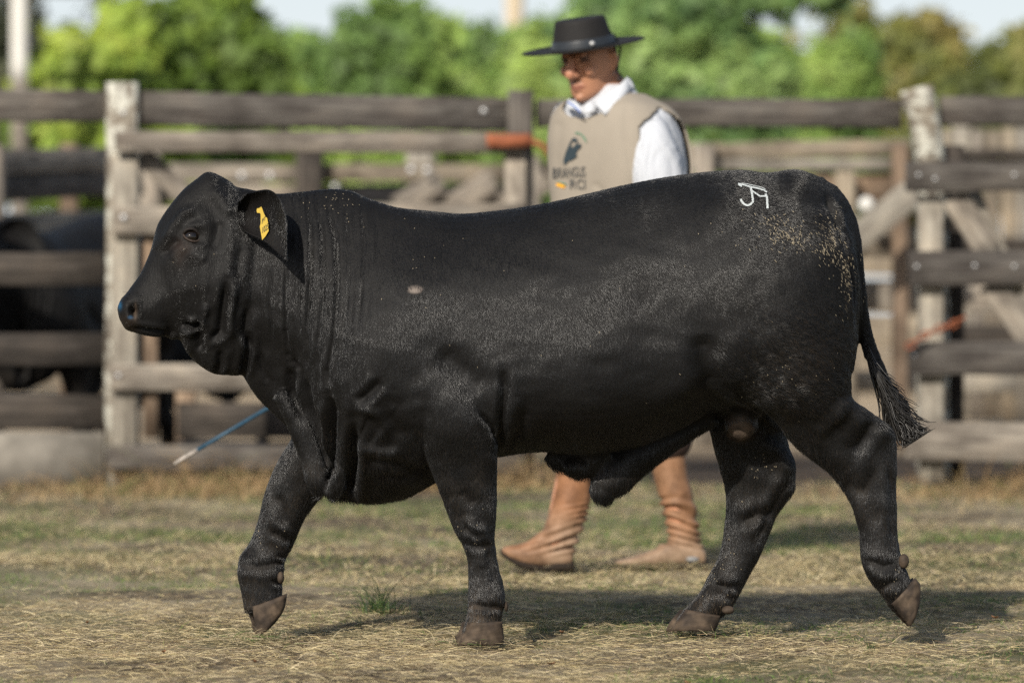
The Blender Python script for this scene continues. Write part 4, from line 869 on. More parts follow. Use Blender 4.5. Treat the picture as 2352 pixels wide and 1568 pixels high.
# chaff stuck in the coat: tiny straw flecks
def chaff():
    S = []
    for cx, cy, sx, sy, n in ((1806, 542, 30, 22, 170), (1758, 508, 24, 12, 40), (1908, 560, 16, 34, 170), (1942, 640, 9, 36, 90), (1975, 640, 7, 60, 26), (985, 600, 60, 60, 12), (1060, 590, 140, 160, 12), (1700, 520, 60, 30, 14), (770, 470, 40, 24, 50),
                              (598, 1240, 26, 22, 18), (1650, 1290, 40, 60, 50), (1745, 1075, 14, 14, 24), (1095, 1230, 24, 26, 26), (1385, 700, 120, 120, 18), (410, 600, 60, 80, 14), (1830, 860, 90, 60, 40), (2060, 1330, 20, 40, 20)):
        for k in range(n): S.append((rng.normal(cx, sx), rng.normal(cy, sy), cx))
    V, T = [], []
    for px, py, cx in S:
        p, n_ = hit(bull_bvh, px, py)
        if p is None or p.y > 10.5: continue
        if rng.random() < .35: continue
        a = rng.normal(1.15, .35); u = Vector((math.cos(a), 0, -math.sin(a))); u = (u - n_*u.dot(n_)).normalized(); v = n_.cross(u)
        l, w_ = (rng.uniform(.0012, .0042) if cx > 1700 and py < 800 else rng.uniform(.0008, .0024)), rng.uniform(.0005, .0010); b = len(V); p = p + n_*.0055
        V += [p-u*l-v*w_, p+u*l-v*w_*.5, p+u*l+v*w_*.5, p-u*l+v*w_]; T += [(b, b+1, b+2), (b, b+2, b+3)]
    m = plain('chaff', (0.25, 0.21, 0.145), 0.7, 0.2, 0.4, 200); o = part('chaff', np.array(V), np.array(T), m, bull, False); o['kind'] = 'stuff'
chaff()
# ear tag
def ear_tag():
    def q(x, y): return ((610 + x/14.26)*.9408, (490 + y/14.26)*.9408)
    out = [q(400, 205), q(440, 300), q(490, 450), q(550, 560), q(600, 600), q(640, 800), q(655, 1050), q(540, 1240), q(430, 1370), q(390, 1150), q(345, 900), q(375, 790), q(375, 480), q(355, 430), q(250, 420), q(232, 340), q(250, 270), q(320, 260)]
    D = 9.842
    f = [W(x, y, D - .010*(y-500)/80) for x, y in out]; bk = [(a, b+.003, c) for a, b, c in f]; n = len(f)
    c0 = np.mean(f, 0); V = np.array(f + bk); faces = [tuple(range(n)), tuple(range(2*n-1, n-1, -1))] + [(i, i+n, (i+1) % n + n, (i+1) % n) for i in range(n)]
    m = plain('yellow_plastic', (0.46, 0.31, 0.015), 0.45, 0.4, 0.12, 80)
    me = mesh_np('ear_tag', V, faces, False, m); o = link('ear_tag', me, bull); o.location = (0, 0, 0); o['label'] = 'yellow plastic ear tag with black number'
    mk = plain('tag_ink', (0.03, 0.028, 0.02), 0.6, 0.3)
    for txt, x, y, s, rot in (('JMT', 420, 760, 17, 62), ('1025', 410, 1150, 27, 66)):
        cu = bpy.data.curves.new('t', 'FONT'); cu.body = txt; cu.size = 1; oo = bpy.data.objects.new('t', cu); COL.objects.link(oo); bpy.context.view_layer.update()
        mm = bpy.data.meshes.new_from_object(oo.evaluated_get(bpy.context.evaluated_depsgraph_get())); bpy.data.objects.remove(oo)
        v = np.array([tuple(k.co) for k in mm.vertices]); cx_, cy_ = q(x, y)
        # the tag hangs turned away, so the print is seen foreshortened and slanting
        sx_, sy_ = s*0.48*.62, s*1.0*.72
        gx = cx_ + v[:, 0]*sx_*1.0; gy = cy_ - v[:, 1]*sy_ - v[:, 0]*sx_*0.75
        vv = np.array([W(a, b, D - .010*(b-500)/80 - .0012) for a, b in zip(gx, gy)]); mm.vertices.foreach_set('co', vv.astype(np.float32).ravel()); mm.update(); mm.materials.append(mk)
        t_ = link('tag_print', mm, o); t_.location = (0, 0, 0)
ear_tag()
# whiskers on the muzzle
parts = []
for k in range(16):
    px, py = 285 + rng.uniform(-12, 50), 690 + rng.uniform(-20, 30); p, n_ = hit(bull_bvh, max(px, 281), py)
    if p is None: continue
    d = Vector((-0.8, -.3, rng.uniform(-.2, .5))).normalized(); parts.append(tube([p, p+d*.012, p+d*.022+Vector((0, 0, -.003))], [.0004, .0003, .0001], 4, 2))
V, T = merge(parts); part('whiskers', V, T, M_hair, bull)

# black cattle in the pen behind the fence (same build, no coat detail at this size)
def herd_copy(label, loc, rz, s):
    r = bull.copy(); COL.objects.link(r); r.name = 'bull'; r['label'] = label
    c0 = Vector((0.1, BD, 0)); R = Matrix.Rotation(rz, 4, 'Z'); r.matrix_world = Matrix.Translation(Vector(loc)) @ R @ Matrix.Scale(s, 4) @ Matrix.Translation(-c0)
    for ch in list(bull.children):
        if ch.name.split('.')[0] in ('hoof', 'eye', 'tail_tuft', 'dewclaw'):
            c = ch.copy(); COL.objects.link(c); c.parent = r
    return r
herd_copy('black animal in the pen behind the left fence boards', (W(150, 0, 21.3)[0], 21.3, 0), math.radians(68), 1.16)
herd_copy('black animal glimpsed through the gate below the bull chin', (W(470, 0, 22.6)[0], 22.8, 0), math.radians(12), 0.78)

# ------------------------------------------------------------------ grass tufts and stalks
def tuft(label, px, py, n, h0, h1, spread, cols, name='grass_tuft', lean=0.5):
    D = gD(py); b = Vector(W(px, py, D)); b.z = 0
    P = np.zeros((n, 3)); P[:, 0] = rng.normal(0, spread, n); P[:, 1] = rng.normal(0, spread, n); P[:, 2] = -.006
    el = np.clip(rng.normal(1.15, .25, n), .5, 1.5); az = rng.uniform(0, 6.28, n)
    me = blades(name, P, az, el, rng.uniform(h0, h1, n), rng.uniform(.0018, .003, n), np.array(cols)[rng.integers(0, len(cols), n)]*rng.uniform(.8, 1.2, (n, 1)), M_blade, lean, 4)
    o = link(name, me, None, b); tag(o, label, 'grass tuft')
GC = [(0.04, 0.085, 0.032), (0.03, 0.065, 0.026), (0.10, 0.15, 0.05)]
tuft('tall thin dark green grass tuft left of the planted forefoot', 875, 1403, 130, .03, .175, .026, GC + [(.14, .22, .055)])
tuft('sparse straw coloured stalks between the fore and hind feet', 1395, 1398, 9, .07, .16, .018, [(.4, .36, .2), (.3, .28, .14)])
tuft('wispy dry stalks in front of the far hind hoof', 1562, 1424, 14, .04, .11, .022, [(.42, .38, .22), (.12, .14, .06)])
tuft('small green sprig on the straw at lower right', 1998, 1490, 18, .02, .06, .008, GC)
tuft('dry wisps caught at the lifted rear hoof', 2120, 1428, 18, .04, .10, .03, [(.45, .38, .24)])

def foot_litter():
    C = [(1100, 1476, .13), (1590, 1446, .13), (2092, 1440, .12), (592, 1466, .08), (1235, 1303, .16), (1515, 1300, .16)]; P = []
    for px, py, sp in C:
        D = gD(py); q = np.zeros((520, 3)); q[:, 0] = W(px, py, D)[0] + rng.normal(0, sp*.75, 520); q[:, 1] = D + rng.normal(-.02, .06, 520); P.append(q)
    P = np.vstack(P); n = len(P); P[:, 2] = rng.uniform(-.004, .012, n)
    pal = np.array([(0.50, 0.42, 0.27), (0.40, 0.32, 0.19), (0.24, 0.18, 0.10), (0.10, 0.16, 0.045)])
    me = blades('loose_straw', P, rng.uniform(0, 6.28, n), np.abs(rng.normal(.25, .35, n)), rng.uniform(.015, .05, n), rng.uniform(.0009, .002, n), pal[rng.choice(4, n, p=[.36, .28, .18, .18])]*rng.uniform(.7, 1.15, (n, 1)), M_straw)
    tag(link('loose_straw', me), 'loose straw and grass round the hooves and boots', None, kind='stuff')
foot_litter()
# ------------------------------------------------------------------ the man
MD = 12.76
mb = Vector(W(1400, HY, MD)); mb.z = 0
man = thing('person', mb, 'man walking behind the bull in black brimmed hat, beige vest and tan boots', 'person')
PH = math.radians(46); fwd = np.array([-math.sin(PH), -math.cos(PH), 0]); lft = np.array([math.cos(PH), -math.sin(PH), 0])
def torso_rings(st, grow=0.0, n=72, p=2.6, sub=6):
    st = np.array(st, float); y = np.linspace(st[0, 0], st[-1, 0], (len(st)-1)*sub+1); th = np.linspace(0, 2*np.pi, n, endpoint=False); c, s = np.cos(th), np.sin(th)
    c_, s_ = np.sign(c)*np.abs(c)**(2/p), np.sign(s)*np.abs(s)**(2/p); R = []
    for yy in y:
        cx, a, b = [pch(st[:, 0], st[:, k], yy) for k in (1, 2, 3)]
        R.append(np.array(W(cx, yy, MD)) + np.outer(c_*(a+grow), lft) + np.outer(s_*(b+grow), fwd))
    return np.array(R)
TOR = [(196, 1404, .070, .066), (212, 1402, .095, .078), (228, 1402, .145, .094), (250, 1409, .200, .124), (280, 1415, .228, .146), (330, 1421, .238, .166), (390, 1424, .236, .172), (455, 1424, .222, .168), (540, 1428, .212, .160), (610, 1432, .205, .150), (650, 1436, .19, .14)]
def finger(p, d, up, L_, r, curl):
    pts = [p]; a = 0; d = np.array(d); up = np.array(up)
    for k, f in enumerate((0.42, 0.33, 0.25)):
        a += curl*(0.5 if k == 0 else 1); pts.append(pts[-1] + (d*math.cos(a) + up*math.sin(a))*L_*f)
    return tube(pts, [r*1.05, r, r*.92, r*.75], 8, 3)
def hand(wrist, d, pn, side, curl):
    """wrist point, pointing direction, palm direction (fingers curl towards it), thumb side direction"""
    w_, d, pn, side = [np.array(k, float) for k in (wrist, d, pn, side)]; out = []
    for q in (-.028, -.009, .010, .028):
        out.append(tube([w_, w_ + d*.045 + side*q*.8, w_ + d*.088 + side*q], [.017, .016, .011], 8, 3))
    for q, L_ in ((.030, .072), (.010, .080), (-.010, .074), (-.029, .058)):
        out.append(finger(w_ + d*.088 + side*q, d, pn, L_, .0085, curl))
    out.append(finger(w_ + d*.030 + side*.026, (d*.6 + side*.75 + pn*.25), pn*.7 - side*.5 + d*.2, .066, .0100, curl*.6))
    return out
HY_, fh = math.radians(38), None
hf = np.array([-math.sin(HY_), -math.cos(HY_), 0]); hl = np.array([math.cos(HY_), -math.sin(HY_), 0]); hu = np.array([0, 0, 1.0])
ti = math.radians(20); f2_ = hf*math.cos(ti) - hu*math.sin(ti); u2_ = hu*math.cos(ti) + hf*math.sin(ti); hc_ = np.array(W(1356, 139, MD-.02))
def HP(x, y, z): return hc_ + f2_*x + hl*y + u2_*z
def man_body():
    P = []
    hs = [(-.118, .072, .02, .024), (-.108, .096, -.004, .038), (-.088, .101, -.040, .060), (-.06, .098, -.066, .067), (-.03, .095, -.084, .075), (0, .091, -.090, .077), (.03, .088, -.090, .074), (.05, .080, -.076, .066), (.064, .062, -.058, .052), (.074, .04, -.04, .036), (.08, .0, -.02, .015)]
    st = np.array(hs); z = np.linspace(st[0, 0], st[-1, 0], 40); c_, s_ = sup(36, 2.3); R = []
    for zz in z:
        a, b, w_ = [pch(st[:, 0], st[:, k], zz) for k in (1, 2, 3)]; fr = c_ > 0
        R.append(np.array([HP((a+b)/2 + (a-b)/2*c_[i], w_*s_[i]*(1-.12*max(0, c_[i])), zz) for i in range(36)]))
    P.append(loft(R))
    P.append(tube([HP(.094, 0, .042), HP(.106, 0, .015), HP(.120, 0, -.010), HP(.112, 0, -.024)], [.010, .013, .0175, .012], 12, 4))
    for s in (-1, 1):
        P.append(ellipsoid(HP(.108, s*.014, -.018), (.011, .011, .009))); P.append(ellipsoid(HP(.076, s*.034, .043), (.016, .024, .009)))
        P.append(ellipsoid(HP(.075, s*.045, -.012), (.022, .022, .020))); P.append(tube([HP(-.005, s*.071, .018), HP(-.02, s*.083, .012), HP(-.018, s*.083, -.012), HP(-.004, s*.073, -.036)], [.008, .013, .012, .008], 10, 4)); P.append(ellipsoid(HP(-.01, s*.076, -.008), (.013, .008, .022)))
    P.append(tube([HP(.088, -.026, -.058), HP(.105, 0, -.053), HP(.088, .026, -.058)], [.005, .009, .005], 10, 4)); P.append(tube([HP(.084, -.022, -.069), HP(.101, 0, -.067), HP(.084, .022, -.069)], [.005, .010, .005], 10, 4))
    P.append(ellipsoid(HP(.092, 0, -.098), (.018, .022, .016)))
    P.append(tube([HP(-.03, 0, 0), HP(-.035, 0, -.07), W(1398, 215, MD), W(1404, 250, MD)], [.058, .062, .068, .08], 20, 4))
    P.append(loft(torso_rings(TOR, -.026, 40)))
    LS, LE, LW = np.array(W(1486, 312, 12.63)), np.array(W(1518, 470, 12.60)), np.array(W(1490, 620, 12.50))
    RS, RE, RW = np.array(W(1316, 276, 12.90)), np.array(W(1345, 470, 13.0)), np.array(W(1236, 578, 12.80))
    P.append(tube([LS, (LS+LE)/2, LE, (LE+LW)/2, LW], [.045, .05, .044, .042, .029], 16)); P.append(tube([RS, (RS+RE)/2, RE, (RE+RW)/2, RW], [.06, .053, .044, .042, .029], 16))
    d = (LW-LE)/np.linalg.norm(LW-LE); P += hand(LW, d, (.55, .83, 0), np.cross(d, (.55, .83, 0)), .45)
    sdv = np.array(W(400, 1065, 12.35)) - RW; sdv /= np.linalg.norm(sdv); hd = np.array([-.35, -.75, -.5]); hd /= np.linalg.norm(hd); P += hand(RW, hd, (-.1, .2, -.95), sdv, .95)
    for (hx, kx, kx2, ax, D) in ((1445, 1380, 860, 1322, 12.68), (1440, 1490, 860, 1535, 12.88)):
        P.append(tube([W(hx, 640, D), W(kx, kx2, D), W((kx+ax)/2, 980, D), W(ax, 1060, D)], [.085, .062, .055, .05], 16))
    for (x0, D) in ((1322, 12.68), (1535, 12.88)):
        P.append(tube([W(x0, 1050, D), W(x0 - (30 if D < 12.8 else -25), 1180, D), W(x0-(52 if D < 12.8 else -40), 1270, D)], [.05, .045, .038], 14))
    V, T = merge(P); V, Q, e = remesh(V, T, .0042, 8, .5); return V, Q
V, Q = man_body()
o = part('body', V, Q, None, man); m_skin = tinted('tan_skin', 0.5, 0.4, 0, 0.08, 60); o.data.materials.append(m_skin)
loc = np.stack([(V-hc_) @ f2_, (V-hc_) @ hl, (V-hc_) @ u2_], -1); col = np.tile(np.array([0.47, 0.225, 0.128]), (len(V), 1))
def pm(m, c_): col[:] = col*(1-m[:, None]) + np.array(c_)*m[:, None]
isface = (loc[:, 2] > -.13) & (np.abs(loc[:, 1]) < .1)
pm(isface*0.28*smst(-.035, -.065, loc[:, 2])*smst(-.06, .02, loc[:, 0]), (0.10, 0.055, 0.04)); pm(isface*0.55*np.exp(-((loc[:, 2]+.043)/.006)**2 - (np.abs(loc[:, 1])/.03)**4)*(loc[:, 0] > .06), (.05, .03, .025))
pm(isface*0.8*np.exp(-((loc[:, 2]+.060)/.009)**2 - (np.abs(loc[:, 1])/.026)**4)*(loc[:, 0] > .07), (0.27, 0.095, 0.075)); pm(isface*.8*np.exp(-((loc[:, 2]-.054)/.006)**2 - ((np.abs(loc[:, 1])-.036)/.022)**4)*(loc[:, 0] > .05), (.03, .02, .016))
pm(isface*.45*np.exp(-((loc[:, 2]-.004)/.03)**2)*(loc[:, 0] > .09), (.36, .15, .10))
set_col(o.data, col)
for s in (-1, 1):
    V, T = ellipsoid(HP(.076, s*.034, .030), (.0125, .0125, .0125), 10); part('eye', V, T, plain('man_eye', (.04, .025, .02), .2, .5), man)
    V, T = tube([HP(.070, s*.018, .040), HP(.092, s*.036, .039), HP(.070, s*.056, .037)], [.004, .006, .004], 8); V2, T2 = tube([HP(.070, s*.018, .022), HP(.089, s*.036, .0195), HP(.070, s*.056, .022)], [.004, .005, .004], 8)
    V, T = merge([(V, T), (V2, T2)]); ob = part('eyelid', V, T, m_skin, man); set_col(ob.data, np.tile((.22, .105, .065), (len(V), 1)))
# short hair under the hat at the back
R = []
for zz, k in ((-.06, .9), (-.04, .98), (-.015, 1.02), (.005, 1.03), (.025, 1.02)):
    R.append(np.array([HP(-.012 + (.088*np.cos(t))*k, .076*np.sin(t)*k, zz) for t in np.linspace(math.radians(112), math.radians(248), 24)]))
R = np.array(R); Vh = R.reshape(-1, 3); Th = np.array([[i*24+j, i*24+j+1, i*24+25+j, i*24+24+j] for i in range(4) for j in range(23)])
part('hair', Vh, Th, plain('short_dark_hair', (.03, .024, .02), .8, .2, .4, 300), man)
# hat: felt crown, wide dipped brim, ribbon, buckle
M_felt = plain('black_felt', (0.012, 0.011, 0.011), 0.75, 0.3, 0.25, 140, bmp=.2); M_rib = plain('ribbon', (0.022, 0.026, 0.032), .4, .4, .15, 60)
hfh = np.array([-math.sin(math.radians(60)), -math.cos(math.radians(60)), 0]); hl0 = np.array([math.cos(math.radians(60)), -math.sin(math.radians(60)), 0]); tt = math.radians(10.5); hF = hfh*math.cos(tt) - hu*math.sin(tt); hU = hu*math.cos(tt) + hfh*math.sin(tt); hl_ = hl; ro = math.radians(3); hl, hU = hl0*math.cos(ro) - hU*math.sin(ro), hU*math.cos(ro) + hl0*math.sin(ro); hO = np.array(W(1340, 109, MD-.015))
def HT(x, y, z): return hO + hF*x + hl*y + hU*z
th = np.linspace(0, 2*np.pi, 64, endpoint=False); c, s = np.cos(th), np.sin(th)
def hring(r, z, q=1.04): return np.stack([hO + hF*(r*q*c[i]) + hl*(r/q*s[i]) + hU*(z[i] if np.ndim(z) else z) for i in range(64)])
def wv(r): return 0.010*((r-.1)/.096)**2*(1-.7*c**2) + .004*((r-.1)/.1)*np.cos(2*th)
rings = [hring(.092, -.002)] + [hring(r, wv(r)) for r in np.linspace(.1, .196, 9)] + [hring(.1975, wv(.196) - .003)] + [hring(r, wv(r) - .005) for r in np.linspace(.196, .088, 9)]
V, T = loft(rings, False); hat = part('hat', V, T, M_felt, man)
rings = [hring(.101, 0), hring(.0985, .012), hring(.095, .028), hring(.089, .054), hring(.083, .080), hring(.0805, .089), hring(.077, .0935), hring(.070, .0945), hring(.05, .092), hring(.02, .091)]
V, T = loft(rings); part('hat_crown', V, T, M_felt, hat)
rings = [hring(.1025, .003), hring(.1018, .010), hring(.0985, .026), hring(.0975, .030), hring(.094, .030)]; V, T = loft(rings, False); part('hat_band', V, T, M_rib, hat)
a_ = math.radians(76); pb = hO + hF*(.1*math.cos(a_)) + hl*(.1*math.sin(a_)) + hU*.015
V, T = ellipsoid(pb, (.009, .005, .008), 8); part('buckle', V, T, M_bolt, hat)
hl = hl_
V, T = tube([HP(-.055, .07, .07), HP(-.085, .066, .01), W(1416, 160, 12.72), W(1426, 176, 12.70), W(1418, 186, 12.69)], [.003, .0035, .0035, .004, .003], 7); hl = hl_; part('chin_cord', V, T, plain('cord', (.012, .014, .013), .6), hat)
# shirt
m_sh, t_sh, b_sh = mat_new('white_shirt', .8, .2, (.47, .49, .53))
gq = objcoord(t_sh, (7, 7, 2.6), (0, .35, 0)); nq = N(t_sh, 'ShaderNodeTexNoise', Scale=1.4, Detail=3, Distortion=1.2); t_sh.links.new(gq.outputs[0], nq.inputs['Vector']); bump(t_sh, b_sh, nq.outputs['Fac'], .9, .035)
LS, LE, LW = np.array(W(1500, 272, 12.61)), np.array(W(1522, 470, 12.60)), np.array(W(1490, 620, 12.50))
RS, RE, RW = np.array(W(1316, 276, 12.90)), np.array(W(1345, 470, 13.0)), np.array(W(1236, 578, 12.80))
shirt_parts = [loft(torso_rings(TOR, -.008, 60)), tube([W(1468, 282, 12.66), W(1486, 308, 12.61), W(1498, 352, 12.595), W(1507, 420, 12.59), LE, (LE+LW)/2, LW*.93+LE*.07], [.04, .070, .086, .096, .088, .068, .042], 28, 6),
               tube([W(1338, 262, 12.86), RS, (RS+RE)/2, RE, (RE+RW)/2, RW*.93+RE*.07], [.045, .075, .085, .08, .066, .042], 24, 5)]
V, T = merge(shirt_parts); V, Q, e = remesh(V, T, .007, 6); Pq = tri_px(V)
Nq = normals(V, Q); V += Nq*(0.0035*vnoise(Pq*np.array([.075, .026]), 3) * smst(1425, 1450, Pq[:, 0]))[:, None]
shirt = part('shirt', V, Q, m_sh, man)
# collar: near wing, far wing, stand
def sheet(grid, th=.006):
    G = np.array(grid); a, b, _ = G.shape; nrm = np.array([0, -1, 0]); bk = G + np.array([0, th, 0]); V = np.vstack([G.reshape(-1, 3), bk.reshape(-1, 3)]); n = a*b; T = []
    for i in range(a-1):
        for j in range(b-1):
            k = i*b+j; T += [(k, k+1, k+b+1, k+b), (n+k, n+k+b, n+k+b+1, n+k+1)]
    bd = [j for j in range(b)] + [i*b+b-1 for i in range(1, a)] + [(a-1)*b+j for j in range(b-2, -1, -1)] + [i*b for i in range(a-2, 0, -1)]
    for i in range(len(bd)): p, q = bd[i], bd[(i+1) % len(bd)]; T.append((p, p+n, q+n, q))
    return V, np.array(T)
def wing(top, bot):
    G = []
    for i in range(7):
        q = i/6; row = []
        for j in range(len(top)): a, b = np.array(W(*top[j])), np.array(W(*bot[j])); r = a*(1-q)+b*q; r[1] -= .012*math.sin(q*math.pi); row.append(r)
        G.append(row)
    return sheet(G)
M_col = plain('white_collar', (.54, .56, .60), .75, .2)
parts = [wing([(1441, 176, 12.70), (1428, 190, 12.665), (1408, 204, 12.645), (1386, 219, 12.63), (1362, 234, 12.62)], [(1451, 203, 12.69), (1440, 216, 12.64), (1424, 232, 12.605), (1407, 250, 12.59), (1390, 266, 12.58)]),
         wing([(1330, 240, 12.63), (1322, 234, 12.66), (1312, 230, 12.70), (1306, 226, 12.74)], [(1339, 262, 12.62), (1322, 256, 12.63), (1306, 250, 12.66), (1299, 244, 12.72)]),
         wing([(1362, 232, 12.635), (1352, 236, 12.63), (1346, 241, 12.625)], [(1372, 258, 12.615), (1358, 262, 12.61), (1345, 264, 12.61)]), wing([(1441, 177, 12.70), (1448, 180, 12.78), (1440, 176, 12.86)], [(1451, 204, 12.69), (1460, 204, 12.78), (1450, 200, 12.88)])]
V, T = [], []
off = 0
for v_, t_ in parts: V.append(v_); T.append(t_+off); off += len(v_)
part('collar', np.vstack(V), np.vstack(T), M_col, shirt, True)
V, T = tube([W(1304, 234, 12.61), W(1318, 244, 12.60), W(1334, 259, 12.595)], [.003, .003, .003], 6); part('collar_trim', V, T, plain('blue_trim', (.12, .2, .5), .7), shirt)
# vest with armholes
def vest_shell():
    st = [r for r in TOR if r[0] >= 210]; st = [(214, 1404, .088, .080)] + [r for r in st if r[0] > 215 and r[0] < 600]
    R = torso_rings(st, .010, 120, 2.6, 16); m, n, _ = R.shape; th = np.linspace(0, 2*np.pi, n, endpoint=False); ys = np.linspace(st[0][0], st[-1][0], m); keep = []
    for i in range(m-1):
        y = (ys[i]+ys[i+1])/2
        for j in range(n):
            t = th[j] + np.pi/n; P_ = R[i, j]
            hole = False
            for c0 in (0, np.pi):
                dt = (t-c0+np.pi) % (2*np.pi) - np.pi; lim = 0.62*smst(244, 300, y)*(1 - 0.25*smst(380, 470, y)); hole |= (abs(dt) < lim) and 240 < y < 470
            # neckline drops in front
            df = (t-np.pi/2+np.pi) % (2*np.pi) - np.pi; hole |= (y < 216 + 58*math.exp(-(df/.62)**2))
            if not hole: keep.append((i*n+j, i*n+(j+1) % n, (i+1)*n+(j+1) % n, (i+1)*n+j))
    return R.reshape(-1, 3), np.array(keep)
V, Q = vest_shell(); Pv = tri_px(V); ctr = np.array([[*W(1416, 0, MD)[:2]]]); d = V[:, :2]-ctr; d /= np.linalg.norm(d, axis=1, keepdims=True)
fold = 0.006*np.exp(-(seg_dist(Pv, [(1440, 250), (1438, 320), (1455, 420), (1470, 500)])[0]/7)**2) + .005*np.exp(-(seg_dist(Pv, [(1370, 425), (1400, 460)])[0]/6)**2) + .0045*vnoise(V*np.array([16, 16, 9]), 9)  + .004*np.exp(-(seg_dist(Pv, [(1285, 290), (1280, 360), (1292, 420)])[0]/10)**2)
V[:, :2] -= d*fold[:, None]
m_v = plain('beige_twill', (0.285, 0.25, 0.205), .85, .2, .05, 9); vest = part('vest', V, Q, m_v, man)
md = vest.modifiers.new('thickness', 'SOLIDIFY'); md.thickness = .006; md.offset = -1
vest_bvh = BVHTree.FromPolygons([tuple(v) for v in V], Q.tolist())
M_ink = plain('navy_print', (0.03, 0.045, 0.055), .8, .2); M_gr = plain('green_print', (.05, .2, .12), .8, .2); M_or = plain('orange_print', (.75, .36, .03), .8, .2)
def ql(x, y): return ((1330 + x/8.713)*.9408, (300 + y/8.711)*.9408)
def decal(name, polys, mat):
    import mathutils
    V, Fc = [], []
    for poly in polys:
        b = len(V); cxy = np.mean(poly, 0)
        ok = []
        for p in poly:
            h_, n_ = hit(vest_bvh, p[0], p[1])
            if h_ is None: continue
            V.append(tuple(h_ + n_*(.004 if n_.y < 0 else -.004))); ok.append(len(V)-1)
        for tri in mathutils.geometry.tessellate_polygon([[Vector((p[0], p[1], 0)) for p in poly]]):
            if len(ok) == len(poly): Fc.append(tuple(b+k for k in tri))
    if Fc: part(name, np.array(V), np.array(Fc), mat, vest, False)
bullhead = [ql(*p) for p in ((430, 890), (415, 820), (440, 700), (470, 610), (500, 540), (560, 400), (620, 320), (690, 330), (720, 400), (690, 430), (650, 400), (600, 400), (570, 470), (590, 530), (640, 500), (700, 440), (760, 450), (800, 470), (770, 540), (720, 580), (680, 650), (710, 720), (640, 760), (590, 800), (510, 820), (470, 880))]
decal('vest_print', [bullhead], M_ink)
arc = [ql(640, 225), ql(700, 205), ql(770, 225), ql(840, 280), ql(890, 350), ql(915, 420), ql(885, 405), ql(850, 340), ql(800, 275), ql(740, 240)]
decal('vest_print', [arc], M_gr)
decal('vest_print', [[ql(250, 1240), ql(340, 1255), ql(430, 1290), ql(490, 1300), ql(470, 1325), ql(400, 1310), ql(330, 1275)]], M_gr)
decal('vest_print', [[ql(260, 1290), ql(330, 1285), ql(400, 1320), ql(455, 1345), ql(440, 1390), ql(360, 1375), ql(270, 1345)]], M_or)
def text_on(bvh, txt, x0, x1, yt, yb, slope, mat, name, parent):
    cu = bpy.data.curves.new('t', 'FONT'); cu.body = txt; oo = bpy.data.objects.new('t', cu); COL.objects.link(oo); bpy.context.view_layer.update()
    mm = bpy.data.meshes.new_from_object(oo.evaluated_get(bpy.context.evaluated_depsgraph_get())); bpy.data.objects.remove(oo)
    v = np.array([tuple(k.co) for k in mm.vertices]); a, b = v.min(0), v.max(0); u = (v-a)/np.maximum(b-a, 1e-6)
    gx = x0 + (x1-x0)*u[:, 0]**0.9; gy = yb - (yb-yt)*u[:, 1] - slope*u[:, 0]; out = []
    for p, q in zip(gx, gy):
        h_, n_ = hit(bvh, p, q); out.append(tuple(h_ + n_*(.004 if n_.y < 0 else -.004)) if h_ is not None else W(p, q, 12.6))
    mm.vertices.foreach_set('co', np.array(out, np.float32).ravel()); mm.update(); mm.materials.append(mat)
    t_ = link(name, mm, parent); t_.location = -world_loc(parent) if parent.parent is None else Vector((0, 0, 0)) ; return t_
M_txt = plain('charcoal_print', (.055, .06, .065), .8, .2)
text_on(vest_bvh, 'BRANGUS', 1272, 1346, 386, 410, 4, M_txt, 'vest_print', vest); text_on(vest_bvh, 'RCI', 1311, 1346, 412, 434, 0, M_txt, 'vest_print', vest)
# trousers
m_tr = plain('dark_brown_trousers', (.055, .035, .028), .85, .2, .3, 14, bmp=.4)
tp = [loft(torso_rings([r for r in TOR if r[0] > 530], .012, 40)),
      tube([W(1440, 620, 12.70), W(1405, 740, 12.68), W(1378, 860, 12.68), W(1350, 970, 12.68), W(1325, 1050, 12.68), W(1320, 1075, 12.68)], [.115, .12, .105, .095, .075, .05], 22, 5), tube([W(1440, 620, 12.84), W(1470, 740, 12.88), W(1495, 860, 12.88), W(1518, 960, 12.88), W(1530, 1030, 12.88), W(1532, 1055, 12.88)], [.115, .12, .105, .10, .078, .05], 22, 5)]
V, T = merge(tp); V, Q, e = remesh(V, T, .01, 5); Nq = normals(V, Q); V += Nq*(.007*vnoise(V*np.array([16, 16, 30]), 2))[:, None]; part('trousers', V, Q, m_tr, man)
